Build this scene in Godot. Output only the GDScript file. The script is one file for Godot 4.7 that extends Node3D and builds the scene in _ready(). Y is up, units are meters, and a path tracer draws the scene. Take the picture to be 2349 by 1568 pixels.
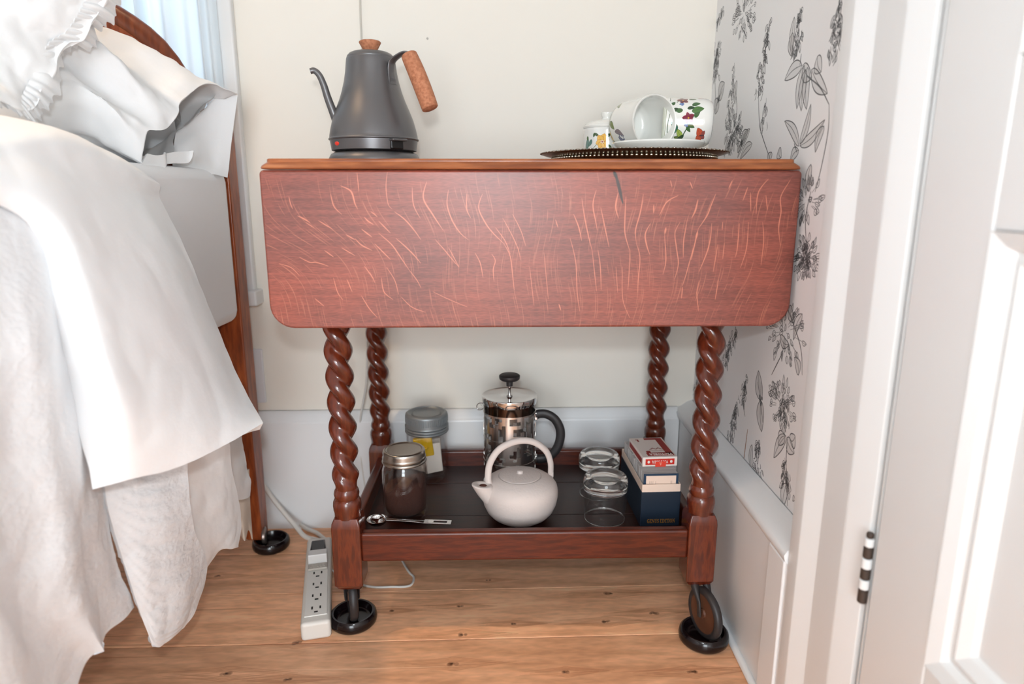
extends Node3D
# A corner of a bedroom: barley-twist drop-leaf tea trolley by a bed, papered side wall and a panelled door.
# Metres, y up. Camera stands at x 0, z 0 and looks towards -z.

class MB:
	var v := PackedVector3Array()
	var n := PackedVector3Array()
	var t := PackedVector2Array()
	var ix := PackedInt32Array()
	var xf := Transform3D()

	func put(p: Vector3, q: Vector3, uv: Vector2) -> int:
		v.append(xf * p)
		n.append((xf.basis * q).normalized())
		t.append(uv)
		return v.size() - 1

	func tri(a: int, b: int, c: int) -> void:  # counter-clockwise from outside
		ix.append(a); ix.append(c); ix.append(b)

	# rows of points; columns run to the right and rows upwards as seen from outside
	func grid(rows: Array, wrap := false, flip := false, uvs: Array = []) -> void:
		var nr := rows.size()
		var nc: int = rows[0].size()
		var nn := []
		for i in nr:
			var z := PackedVector3Array()
			z.resize(nc)
			nn.append(z)
		var last := nc if wrap else nc - 1
		for i in nr - 1:
			for j in last:
				var k := (j + 1) % nc
				var f: Vector3 = (rows[i + 1][k] - rows[i][j]).cross(rows[i + 1][j] - rows[i][k])
				nn[i][j] += f; nn[i][k] += f; nn[i + 1][j] += f; nn[i + 1][k] += f
		for i in [0, nr - 1]:  # poles
			if wrap and rows[i][0].distance_to(rows[i][nc / 2]) < 1e-6:
				var s := Vector3.ZERO
				for j in nc: s += nn[i][j]
				for j in nc: nn[i][j] = s
		var first := v.size()
		var cols := nc + 1 if wrap else nc
		for i in nr:
			for j in cols:
				var q: Vector3 = nn[i][j % nc]
				if q.length_squared() < 1e-24: q = Vector3.UP
				q = q.normalized()
				var uv := Vector2(float(j) / (cols - 1), 1.0 - float(i) / maxi(nr - 1, 1))
				if uvs: uv = Vector2(uv.x, uvs[i])
				put(rows[i][j % nc], -q if flip else q, uv)
		for i in nr - 1:
			for j in cols - 1:
				var a := first + i * cols + j
				var b := a + 1
				var c := b + cols
				var d := a + cols
				if flip:
					tri(a, c, b); tri(a, d, c)
				else:
					tri(a, b, c); tri(a, c, d)

	# profile of (radius, height) from bottom to top, outside to the right; corners sharper than 38 degrees stay sharp
	func lathe(prof: Array, seg := 32, crease := 38.0) -> void:
		var len_all := 0.0
		for k in prof.size() - 1: len_all += prof[k].distance_to(prof[k + 1])
		var run := [prof[0]]
		var done := 0.0
		var vs := [1.0]
		for k in range(1, prof.size()):
			done += prof[k - 1].distance_to(prof[k])
			run.append(prof[k]); vs.append(1.0 - done / maxf(len_all, 1e-9))
			var cut := k == prof.size() - 1
			if not cut:
				var a: Vector2 = (prof[k] - prof[k - 1]).normalized()
				var b: Vector2 = (prof[k + 1] - prof[k]).normalized()
				cut = absf(rad_to_deg(a.angle_to(b))) > crease
			if cut:
				var rows := []
				for p in run:
					var r := PackedVector3Array()
					for j in seg:
						var f := TAU * j / seg
						r.append(Vector3(cos(f) * p.x, p.y, -sin(f) * p.x))
					rows.append(r)
				grid(rows, true, false, vs)
				run = [prof[k]]; vs = [vs[-1]]

	func rbox(c: Vector3, s: Vector3, r := 0.002, b := Basis()) -> void:
		var h := s / 2.0
		r = minf(r, minf(h.x, minf(h.y, h.z)) * 0.98)
		for ax in 3:
			for sg in [1.0, -1.0]:
				var e := Vector3.ZERO; e[ax] = sg
				var ua := (ax + 1) % 3
				var va := (ax + 2) % 3
				var gu := [-h[ua], -h[ua] + r * 0.42, -h[ua] + r, h[ua] - r, h[ua] - r * 0.42, h[ua]]
				var gv := [-h[va], -h[va] + r * 0.42, -h[va] + r, h[va] - r, h[va] - r * 0.42, h[va]]
				var first := v.size()
				for j in 6:
					for i in 6:
						var p := Vector3.ZERO
						p[ax] = sg * h[ax]; p[ua] = gu[i]; p[va] = gv[j]
						var q := Vector3(clampf(p.x, -h.x + r, h.x - r), clampf(p.y, -h.y + r, h.y - r), clampf(p.z, -h.z + r, h.z - r))
						var d := (p - q).normalized()
						put(c + b * (q + d * r), b * d, Vector2(gu[i] / s[ua] + 0.5, gv[j] / s[va] + 0.5))
				for j in 5:
					for i in 5:
						var a := first + j * 6 + i
						if sg > 0:
							tri(a, a + 1, a + 7); tri(a, a + 7, a + 6)
						else:
							tri(a, a + 7, a + 1); tri(a, a + 6, a + 7)

	# tube round a path; radii: one per point as Vector2 (across, along up) or float
	func tube(path: Array, rad, seg := 10, caps := true, up := Vector3.UP) -> void:
		var rows := []
		var m := path.size()
		var side := Vector3.ZERO
		for i in m:
			var d: Vector3 = (path[mini(i + 1, m - 1)] - path[maxi(i - 1, 0)]).normalized()
			if i == 0:
				side = d.cross(up)
				if side.length() < 0.01: side = d.cross(Vector3.RIGHT)
			side = (side - d * side.dot(d)).normalized()
			var up2 := side.cross(d)
			var rr = rad[i] if rad is Array else rad
			var ra: float = rr.x if rr is Vector2 else rr
			var rb: float = rr.y if rr is Vector2 else rr
			var r := PackedVector3Array()
			for j in seg:
				var f := TAU * j / seg
				r.append(path[i] + side * cos(f) * ra + up2 * sin(f) * rb)
			rows.append(r)
		grid(rows, true)
		if caps:
			for e in [0, m - 1]:
				var cen := PackedVector3Array()
				for j in seg: cen.append(path[e])
				if e == 0: grid([cen, rows[0]], true)
				else: grid([rows[e], cen], true)

	# flat polygon in x,y (counter-clockwise), from z0 to z1, edges bevelled by bv; front face looks to +z
	func prism(poly: PackedVector2Array, z0: float, z1: float, bv := 0.0, box := Rect2()) -> void:
		var m := poly.size()
		var nor := []
		for i in m:
			var a := (poly[i] - poly[(i + m - 1) % m]).normalized()
			var b := (poly[(i + 1) % m] - poly[i]).normalized()
			var q := (Vector2(a.y, -a.x) + Vector2(b.y, -b.x))
			q = q.normalized() / maxf(0.35, cos(a.angle_to(b) / 2.0)) if q.length() > 1e-6 else Vector2(a.y, -a.x)
			nor.append(q)
		var rings := []
		var zs := [z0, z0 + bv * 0.3, z0 + bv, z1 - bv, z1 - bv * 0.3, z1] if bv > 0 else [z0, z1]
		var ins := [bv, bv * 0.3, 0.0, 0.0, bv * 0.3, bv] if bv > 0 else [0.0, 0.0]
		for k in zs.size():
			var r := PackedVector3Array()
			for i in m:
				var p: Vector2 = poly[i] - nor[i] * ins[k]
				r.append(Vector3(p.x, p.y, zs[k]))
			rings.append(r)
		if bv > 0:
			grid(rings.slice(0, 3), true); grid(rings.slice(2, 4), true); grid(rings.slice(3, 6), true)
		else:
			grid(rings, true)
		for e in [0, rings.size() - 1]:
			var flat := PackedVector2Array()
			for p in rings[e]: flat.append(Vector2(p.x, p.y))
			var ts := Geometry2D.triangulate_polygon(flat)
			var first := v.size()
			var z := Vector3(0, 0, -1 if e == 0 else 1)
			for p in rings[e]:
				var uv := Vector2(p.x, -p.y)
				if box.size.x > 0: uv = Vector2((p.x - box.position.x) / box.size.x, 1.0 - (p.y - box.position.y) / box.size.y)
				put(p, z, uv)
			for k in range(0, ts.size(), 3):
				var a := flat[ts[k]]; var b := flat[ts[k + 1]]; var c := flat[ts[k + 2]]
				var ccw := (b - a).cross(c - a) > 0
				if ccw == (e != 0): tri(first + ts[k], first + ts[k + 1], first + ts[k + 2])
				else: tri(first + ts[k], first + ts[k + 2], first + ts[k + 1])

	func ball(c: Vector3, r: Vector3, seg := 12, rings := 8) -> void:
		var rows := []
		for i in rings + 1:
			var a := PI * (float(i) / rings - 0.5)
			var q := PackedVector3Array()
			for j in seg:
				var f := TAU * j / seg
				q.append(c + Vector3(cos(a) * cos(f) * r.x, sin(a) * r.y, -cos(a) * sin(f) * r.z))
			rows.append(q)
		grid(rows, true)

	# cloth with thickness: rows of points, the outside as in grid()
	func shell(rows: Array, th: float, flip := false) -> void:
		var nr := rows.size()
		var nc: int = rows[0].size()
		var inner := []
		for i in nr:
			var r := PackedVector3Array()
			for j in nc:
				var du: Vector3 = rows[i][mini(j + 1, nc - 1)] - rows[i][maxi(j - 1, 0)]
				var dv: Vector3 = rows[mini(i + 1, nr - 1)][j] - rows[maxi(i - 1, 0)][j]
				var q := du.cross(dv).normalized()
				r.append(rows[i][j] - q * th * (-1.0 if flip else 1.0))
			inner.append(r)
		grid(rows, false, flip)
		grid(inner, false, not flip)
		grid([inner[0], rows[0]], false, flip)
		grid([rows[nr - 1], inner[nr - 1]], false, flip)
		var a0 := []; var a1 := []
		for i in nr:
			a0.append(PackedVector3Array([inner[i][0], rows[i][0]]))
			a1.append(PackedVector3Array([rows[i][nc - 1], inner[i][nc - 1]]))
		grid(a0, false, flip)
		grid(a1, false, flip)

	func mesh() -> ArrayMesh:
		var a := []
		a.resize(Mesh.ARRAY_MAX)
		a[Mesh.ARRAY_VERTEX] = v; a[Mesh.ARRAY_NORMAL] = n; a[Mesh.ARRAY_TEX_UV] = t; a[Mesh.ARRAY_INDEX] = ix
		var m := ArrayMesh.new()
		m.add_surface_from_arrays(Mesh.PRIMITIVE_TRIANGLES, a)
		return m


class Paint:
	var im: Image
	var w: int
	var h: int

	func _init(ww: int, hh: int, c: Color) -> void:
		w = ww; h = hh
		im = Image.create(w, h, false, Image.FORMAT_RGBA8)
		im.fill(c)

	func dot(p: Vector2, r: float, c: Color) -> void:
		var x0 := maxi(0, int(p.x - r - 1)); var x1 := mini(w - 1, int(p.x + r + 1))
		var y0 := maxi(0, int(p.y - r - 1)); var y1 := mini(h - 1, int(p.y + r + 1))
		for y in range(y0, y1 + 1):
			for x in range(x0, x1 + 1):
				var d := Vector2(x + 0.5, y + 0.5).distance_to(p)
				var k := clampf(r - d + 0.5, 0.0, 1.0) * c.a
				if k > 0.0:
					var o := im.get_pixel(x, y)
					im.set_pixel(x, y, Color(lerpf(o.r, c.r, k), lerpf(o.g, c.g, k), lerpf(o.b, c.b, k), 1.0))

	func curve(pts: Array, n := 0) -> Array:
		var out := []
		var m := pts.size()
		if m == 2: 
			for k in 9: out.append(pts[0].lerp(pts[1], k / 8.0))
			return out
		for i in m - 1:
			for k in 8:
				out.append(pts[i].cubic_interpolate(pts[i + 1], pts[maxi(i - 1, 0)], pts[mini(i + 2, m - 1)], k / 8.0))
		out.append(pts[m - 1])
		return out

	# a line along a smooth curve, w0 wide at its ends and w1 in the middle
	func line(pts: Array, w0: float, w1: float, c: Color) -> void:
		var cv := curve(pts)
		var total := 0.0
		for i in cv.size() - 1: total += cv[i].distance_to(cv[i + 1])
		var at := 0.0
		var next := 0.0
		for i in cv.size() - 1:
			var seg: float = cv[i].distance_to(cv[i + 1])
			while next <= at + seg:
				var f := clampf(next / maxf(total, 0.001), 0.0, 1.0)
				var r := lerpf(w0, w1, sin(PI * f)) / 2.0
				dot(cv[i].lerp(cv[i + 1], (next - at) / maxf(seg, 0.001)), maxf(r, 0.35), c)
				next += maxf(0.7, r * 0.7)
			at += seg

	# a leaf or petal from a to b, filled with c and outlined with e
	func leaf(a: Vector2, b: Vector2, wide: float, c: Color, e: Color, bend := 0.0, ew := 1.4) -> void:
		var d := b - a
		var q := Vector2(-d.y, d.x).normalized()
		var L := []; var R := []; var mid := []
		for k in 13:
			var f := k / 12.0
			var p := a + d * f + q * bend * sin(PI * f)
			var ww := wide * 0.5 * pow(sin(PI * pow(f, 0.8)), 0.8)
			L.append(p + q * ww); R.append(p - q * ww); mid.append(p)
		if c.a > 0.0:
			var poly := PackedVector2Array(L)
			var back := R.duplicate(); back.reverse()
			poly.append_array(PackedVector2Array(back))
			fill(poly, c)
		if e.a > 0.0:
			line(L, ew * 0.7, ew, e); line(R, ew * 0.7, ew, e); line(mid, ew * 0.4, ew * 0.7, e)

	func fill(poly: PackedVector2Array, c: Color) -> void:
		var lo := poly[0]; var hi := poly[0]
		for p in poly:
			lo = lo.min(p); hi = hi.max(p)
		for y in range(maxi(0, int(lo.y)), mini(h - 1, int(hi.y)) + 1):
			var xs := []
			for i in poly.size():
				var a := poly[i]; var b := poly[(i + 1) % poly.size()]
				var yy := y + 0.5
				if (a.y <= yy) != (b.y <= yy): xs.append(a.x + (yy - a.y) / (b.y - a.y) * (b.x - a.x))
			xs.sort()
			for k in range(0, xs.size() - 1, 2):
				for x in range(maxi(0, int(xs[k] + 0.5)), mini(w - 1, int(xs[k + 1] - 0.5)) + 1):
					var o := im.get_pixel(x, y)
					im.set_pixel(x, y, Color(lerpf(o.r, c.r, c.a), lerpf(o.g, c.g, c.a), lerpf(o.b, c.b, c.a), 1.0))

	func tex() -> ImageTexture:
		return ImageTexture.create_from_image(im)


var M := {}
var rng := RandomNumberGenerator.new()
var wrinkle := FastNoiseLite.new()
var wrinkle2 := FastNoiseLite.new()

func mat(c: Color, rough := 0.5, metal := 0.0) -> StandardMaterial3D:
	var m := StandardMaterial3D.new()
	m.albedo_color = c; m.roughness = rough; m.metallic = metal
	return m

func glass(tint: Color, ior := 0.05) -> StandardMaterial3D:
	var m := mat(Color(tint.r, tint.g, tint.b, 0.02), 0.02)
	m.transparency = BaseMaterial3D.TRANSPARENCY_ALPHA
	m.refraction_enabled = true
	m.refraction_scale = ior
	return m

func noise(sd: int, freq: float, oct := 4, kind := FastNoiseLite.TYPE_SIMPLEX_SMOOTH) -> FastNoiseLite:
	var f := FastNoiseLite.new()
	f.seed = sd; f.frequency = freq; f.noise_type = kind
	f.fractal_type = FastNoiseLite.FRACTAL_FBM; f.fractal_octaves = oct
	return f

func ramp(cs: Array, at: Array) -> Gradient:
	var g := Gradient.new()
	g.offsets = PackedFloat32Array(at); g.colors = PackedColorArray(cs)
	return g

func ntex(f: FastNoiseLite, w := 512, h := 512, g: Gradient = null, normal := false, bump := 4.0) -> NoiseTexture2D:
	var t := NoiseTexture2D.new()
	t.noise = f; t.width = w; t.height = h; t.seamless = true
	if g: t.color_ramp = g
	if normal: t.as_normal_map = true; t.bump_strength = bump
	return t

func triplanar(m: StandardMaterial3D, s: Vector3, world := false) -> StandardMaterial3D:
	m.uv1_triplanar = true; m.uv1_world_triplanar = world; m.uv1_scale = s
	return m

func obj(called: String, b: MB, m: Material, parent: Node = self) -> MeshInstance3D:
	return obm(called, b.mesh(), m, parent)

func obm(called: String, mesh: Mesh, m: Material, parent: Node = self) -> MeshInstance3D:
	var o := MeshInstance3D.new()
	o.name = called; o.mesh = mesh; o.material_override = m
	parent.add_child(o, true)
	return o

func tag(o: Node, label: String, category: String, group := "") -> Node:
	o.set_meta("label", label); o.set_meta("category", category)
	if group: o.set_meta("group", group)
	return o

func thing(called: String, label: String, category: String, at := Vector3.ZERO, turn := 0.0, group := "") -> Node3D:
	var o := Node3D.new()
	o.name = called; o.position = at; o.rotation.y = turn
	add_child(o, true)
	tag(o, label, category, group)
	return o

func struct(o: Node, label := "", category := "") -> Node:
	o.set_meta("kind", "structure")
	if label: o.set_meta("label", label)
	if category: o.set_meta("category", category)
	return o

func box_obj(called: String, c: Vector3, s: Vector3, m: Material, parent: Node = self, r := 0.002, b := Basis()) -> MeshInstance3D:
	var k := MB.new()
	k.rbox(c, s, r, b)
	return obj(called, k, m, parent)

func rrect(hw: float, hh: float, r: float, n := 6, r2 := -1.0) -> PackedVector2Array:  # r below, r2 above
	var out := PackedVector2Array()
	if r2 < 0: r2 = r
	for q in 4:
		var rr := r if q == 3 or q == 2 else r2
		var c := Vector2((hw - rr) * (1 if q == 0 or q == 3 else -1), (hh - rr) * (1 if q < 2 else -1))
		for k in n + 1:
			var a := PI / 2 * (q + float(k) / n)
			out.append(c + Vector2(cos(a), sin(a)) * rr)
	return out

# Catmull-Rom through a net of control points
func crom(a: Vector3, b: Vector3, c: Vector3, d: Vector3, t: float) -> Vector3:
	return 0.5 * (2.0 * b + (c - a) * t + (2.0 * a - 5.0 * b + 4.0 * c - d) * t * t + (3.0 * b - a - 3.0 * c + d) * t * t * t)

func spline(p: Array, n: int, wrap := false) -> PackedVector3Array:
	var m := p.size()
	var out := PackedVector3Array()
	var total := n if wrap else n + 1
	for k in total:
		var f := float(k) / n * (m if wrap else m - 1)
		var i := int(f)
		if not wrap: i = mini(i, m - 2)
		var t := f - i
		if wrap:
			out.append(crom(p[(i + m - 1) % m], p[i % m], p[(i + 1) % m], p[(i + 2) % m], t))
		else:
			var a: Vector3 = p[i - 1] if i > 0 else p[0] * 2.0 - p[1]
			var d: Vector3 = p[i + 2] if i + 2 < m else p[m - 1] * 2.0 - p[m - 2]
			out.append(crom(a, p[i], p[i + 1], d, t))
	return out

func net(ctrl: Array, nr: int, nc: int, wrap := false) -> Array:
	var mid := []
	for r in ctrl: mid.append(spline(r, nc, wrap))
	var cols: int = mid[0].size()
	var rows := []
	for i in nr + 1: rows.append(PackedVector3Array())
	for j in cols:
		var col := []
		for r in mid: col.append(r[j])
		var s := spline(col, nr)
		for i in nr + 1: rows[i].append(s[i])
	return rows

# wrinkles: push the points along the surface's normal
func rumple(rows: Array, amp: float, freq: float, fine := 0.0, finefreq := 60.0, squash := Vector3.ONE, wrap := false) -> Array:
	var nr := rows.size()
	var nc: int = rows[0].size()
	var out := []
	for i in nr:
		var r := PackedVector3Array()
		for j in nc:
			var p: Vector3 = rows[i][j]
			var ja := (j + 1) % nc if wrap else mini(j + 1, nc - 1)
			var jb := (j + nc - 1) % nc if wrap else maxi(j - 1, 0)
			var du: Vector3 = rows[i][ja] - rows[i][jb]
			var dv: Vector3 = rows[mini(i + 1, nr - 1)][j] - rows[maxi(i - 1, 0)][j]
			var q := du.cross(dv).normalized()
			var a := 1.0 - absf(wrinkle.get_noise_3dv(p * freq * squash)) * 2.4
			var b := wrinkle2.get_noise_3dv(p * finefreq)
			r.append(p + q * (a * amp + b * fine))
		out.append(r)
	return out

func _ready() -> void:
	# ---------- camera ----------
	var cam := Camera3D.new()
	cam.name = "camera"
	cam.position = Vector3(0, 0.70, 0)
	cam.rotation_degrees = Vector3(-12.6, 0, 0)
	cam.fov = 54.57
	cam.near = 0.02
	cam.far = 50.0
	var ca := CameraAttributesPhysical.new()
	ca.frustum_focal_length = 23.27
	ca.frustum_focus_distance = 1.02
	ca.frustum_near = 0.02
	ca.frustum_far = 50.0
	ca.exposure_aperture = 3.2
	cam.attributes = ca
	add_child(cam)
	# ---------- sky, exposure ----------
	var we := WorldEnvironment.new()
	we.name = "world"
	var env := Environment.new()
	var sky := Sky.new()
	var sm := ProceduralSkyMaterial.new()
	sm.sky_top_color = Color(0.78, 0.86, 0.95)
	sm.sky_horizon_color = Color(0.92, 0.95, 0.98)
	sm.ground_bottom_color = Color(0.62, 0.63, 0.62)
	sm.ground_horizon_color = Color(0.85, 0.87, 0.88)
	sm.sky_energy_multiplier = 2.1
	sm.ground_energy_multiplier = 1.6
	sky.sky_material = sm
	env.background_mode = Environment.BG_SKY
	env.sky = sky
	env.tonemap_mode = Environment.TONE_MAPPER_LINEAR
	env.tonemap_exposure = 0.92
	env.sdfgi_enabled = true
	env.ssao_enabled = true
	env.ssil_enabled = true
	we.environment = env
	add_child(we)
	# ---------- lights ----------
	var flash := OmniLight3D.new()          # the camera's flash, just above the lens
	flash.name = "camera_flash"
	flash.position = Vector3(-0.01, 0.80, 0.02)
	flash.light_color = Color(0.945, 0.98, 1.0)
	flash.light_energy = 0.33
	flash.light_size = 0.022
	flash.omni_range = 8.0
	flash.omni_attenuation = 2.0
	flash.shadow_enabled = true
	add_child(flash)
	area("unseen_left_daylight", Vector3(-2.35, 1.35, 0.3), Vector3(0.3, 0.75, -0.9), Vector2(1.3, 1.5), Color(0.90, 0.955, 1.0), 0.5)  # out of view, placed to give cool light from the left
	area("added_fill_behind", Vector3(-0.08, 0.80, 2.05), Vector3(-0.05, 0.5, -1.0), Vector2(0.8, 1.3), Color(0.93, 0.972, 1.0), 4.1)  # added fill from behind the camera, evens out back wall and shelf
	randoms()
	materials()
	shell_of_room()
	lamp(Vector3(-1.04, 2.2, -0.47))
	trolley()
	on_top()
	on_shelf()
	bed()
	floor_things()


func area(called: String, at: Vector3, to: Vector3, size: Vector2, c: Color, e: float) -> void:
	var a := AreaLight3D.new()
	a.name = called
	add_child(a)
	a.look_at_from_position(at, to, Vector3.UP)
	a.area_size = size
	a.light_color = c
	a.light_energy = e
	a.area_range = 9.0
	a.area_attenuation = 2.0
	a.shadow_enabled = true


func randoms() -> void:
	rng.seed = 11
	wrinkle = noise(3, 1.0, 3)
	wrinkle2 = noise(9, 1.0, 3)


func lamp(at: Vector3) -> void:   # at: bulb, out of view; cone shade shaped to warm the floor only
	var t := thing("unseen_ceiling_lamp", "unseen cone shaded metal pendant lamp above the bed, placed to warm the floor", "lamp", Vector3(at.x, 0, at.z))
	var b := MB.new()
	b.lathe([Vector2(0.153, at.y - 0.222), Vector2(0.155, at.y - 0.222), Vector2(0.120, at.y - 0.02), Vector2(0.06, at.y + 0.09), Vector2(0.0, at.y + 0.10)], 36, 30)
	b.lathe([Vector2(0.0, at.y + 0.098), Vector2(0.059, at.y + 0.088), Vector2(0.118, at.y - 0.02), Vector2(0.153, at.y - 0.222)], 36, 30)
	obj("unseen_lamp_shade", b, mat(Color(0.30, 0.30, 0.29), 0.5), t)
	b = MB.new()
	b.ball(Vector3(0, at.y, 0), Vector3(0.036, 0.042, 0.036), 20, 14)
	var g := mat(Color(0.95, 0.9, 0.82), 0.4)
	g.emission_enabled = true; g.emission = Color(1.0, 0.86, 0.68); g.emission_energy_multiplier = 3.0
	obj("light_bulb", b, g, t)
	b = MB.new()
	b.tube([Vector3(0, at.y + 0.09, 0), Vector3(0, 2.49, 0)], 0.005, 8)
	obj("lamp_cord", b, mat(Color(0.2, 0.2, 0.2), 0.6), t)
	var l := OmniLight3D.new()
	l.name = "unseen_ceiling_lamp_glow"
	l.position = at
	l.light_color = Color(1.0, 0.84, 0.66)
	l.light_energy = 1.35
	l.light_size = 0.034
	l.omni_range = 9.0
	l.omni_attenuation = 2.0
	l.shadow_enabled = true
	add_child(l)


func materials() -> void:
	var fine := noise(5, 0.02, 4)
	M.trim = mat(Color(0.895, 0.897, 0.895), 0.32)
	M.cream = mat(Color(0.93, 0.908, 0.868), 0.6)
	M.cream.normal_enabled = true
	M.cream.normal_texture = ntex(noise(21, 0.012, 3), 512, 512, null, true, 2.0)
	M.cream.normal_scale = 0.12
	triplanar(M.cream, Vector3(2, 2, 2))
	M.base = mat(Color(0.93, 0.935, 0.94), 0.33)
	M.plain_white = mat(Color(0.9, 0.9, 0.89), 0.7)
	# dark polished wood: grain runs along y (legs) or x (rails)
	var gw := ramp([Color(0.29, 0.12, 0.075), Color(0.37, 0.155, 0.09), Color(0.45, 0.195, 0.105), Color(0.33, 0.135, 0.08)], [0.0, 0.42, 0.62, 1.0])
	var wt := ntex(noise(31, 0.012, 5), 512, 512, gw)
	M.leg = mat(Color(0.95, 0.93, 0.93), 0.20)
	M.leg.albedo_texture = wt
	triplanar(M.leg, Vector3(14, 2.2, 14))
	M.leg.clearcoat_enabled = true; M.leg.clearcoat = 0.5; M.leg.clearcoat_roughness = 0.12
	M.rail = mat(Color(0.86, 0.82, 0.82), 0.3)
	M.rail.albedo_texture = wt
	triplanar(M.rail, Vector3(2.0, 16, 16))
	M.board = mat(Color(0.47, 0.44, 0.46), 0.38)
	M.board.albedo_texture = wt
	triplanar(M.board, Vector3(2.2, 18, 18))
	var gt := ramp([Color(0.42, 0.21, 0.12), Color(0.55, 0.31, 0.18), Color(0.66, 0.40, 0.24), Color(0.50, 0.27, 0.16)], [0.0, 0.4, 0.65, 1.0])
	M.top = mat(Color(1, 1, 1), 0.33)
	M.top.albedo_texture = ntex(noise(33, 0.012, 5), 512, 512, gt)
	triplanar(M.top, Vector3(1.6, 14, 14))
	var gb := ramp([Color(0.40, 0.17, 0.07), Color(0.55, 0.26, 0.12), Color(0.68, 0.36, 0.18)], [0.0, 0.5, 1.0])
	M.bedwood = mat(Color(1, 1, 1), 0.28)
	M.bedwood.albedo_texture = ntex(noise(35, 0.012, 5), 512, 512, gb)
	triplanar(M.bedwood, Vector3(12, 2.0, 12))
	# cloths
	M.linen = mat(Color(0.95, 0.95, 0.952), 0.9)
	M.linen.rim_enabled = true; M.linen.rim = 0.25
	M.linen.normal_enabled = true
	M.linen.normal_texture = ntex(noise(41, 0.03, 4), 512, 512, null, true, 3.0)
	M.linen.normal_scale = 0.16
	triplanar(M.linen, Vector3(4, 4, 4))
	M.sheet = mat(Color(0.94, 0.94, 0.945), 0.9)
	M.sheet.normal_enabled = true
	M.sheet.normal_texture = M.linen.normal_texture
	M.sheet.normal_scale = 0.1
	triplanar(M.sheet, Vector3(3, 3, 3))
	M.quilt = mat(Color(0.895, 0.898, 0.905), 0.92)
	M.quilt.normal_enabled = true
	var qn := noise(45, 0.035, 2)
	qn.domain_warp_enabled = true; qn.domain_warp_amplitude = 18.0; qn.domain_warp_frequency = 0.02
	M.quilt.normal_texture = ntex(qn, 512, 512, null, true, 7.0)
	M.quilt.normal_scale = 0.30
	triplanar(M.quilt, Vector3(4.5, 6.5, 4.5))
	# metals, china, plastics
	M.chrome = mat(Color(0.86, 0.86, 0.86), 0.08, 1.0)
	M.silver = mat(Color(0.62, 0.59, 0.55), 0.26, 1.0)
	M.tin = mat(Color(0.68, 0.66, 0.63), 0.3, 1.0)
	M.zinc = mat(Color(0.52, 0.54, 0.55), 0.42, 0.5)
	M.kettle = mat(Color(0.44, 0.435, 0.44), 0.36, 0.65)
	M.china = mat(Color(0.93, 0.925, 0.90), 0.1)
	M.china.clearcoat_enabled = true; M.china.clearcoat_roughness = 0.03
	M.black = mat(Color(0.05, 0.045, 0.05), 0.3)
	M.softblack = mat(Color(0.16, 0.15, 0.155), 0.5)
	M.bakelite = mat(Color(0.075, 0.04, 0.05), 0.16)
	M.plastic = mat(Color(0.88, 0.86, 0.83), 0.42)
	M.glass = glass(Color(1, 1, 1))
	M.pane = mat(Color(0.3, 0.3, 0.3, 0.006), 0.02)
	M.pane.transparency = BaseMaterial3D.TRANSPARENCY_ALPHA
	M.case = M.linen.duplicate()
	M.case.backlight_enabled = true
	M.case.backlight = Color(0.5, 0.49, 0.48)
	var gc := ramp([Color(0.55, 0.32, 0.21), Color(0.72, 0.47, 0.34), Color(0.80, 0.57, 0.44)], [0.0, 0.5, 1.0])
	M.cork = mat(Color(1, 1, 1), 0.75)
	M.cork.albedo_texture = ntex(noise(51, 0.05, 4), 256, 256, gc)
	triplanar(M.cork, Vector3(12, 12, 12))
	M.stone = mat(Color(0.855, 0.805, 0.78), 0.72)
	M.stone.normal_enabled = true
	M.stone.normal_texture = ntex(noise(55, 0.08, 3), 256, 256, null, true, 3.0)
	M.stone.normal_scale = 0.25
	triplanar(M.stone, Vector3(9, 9, 9))


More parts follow.
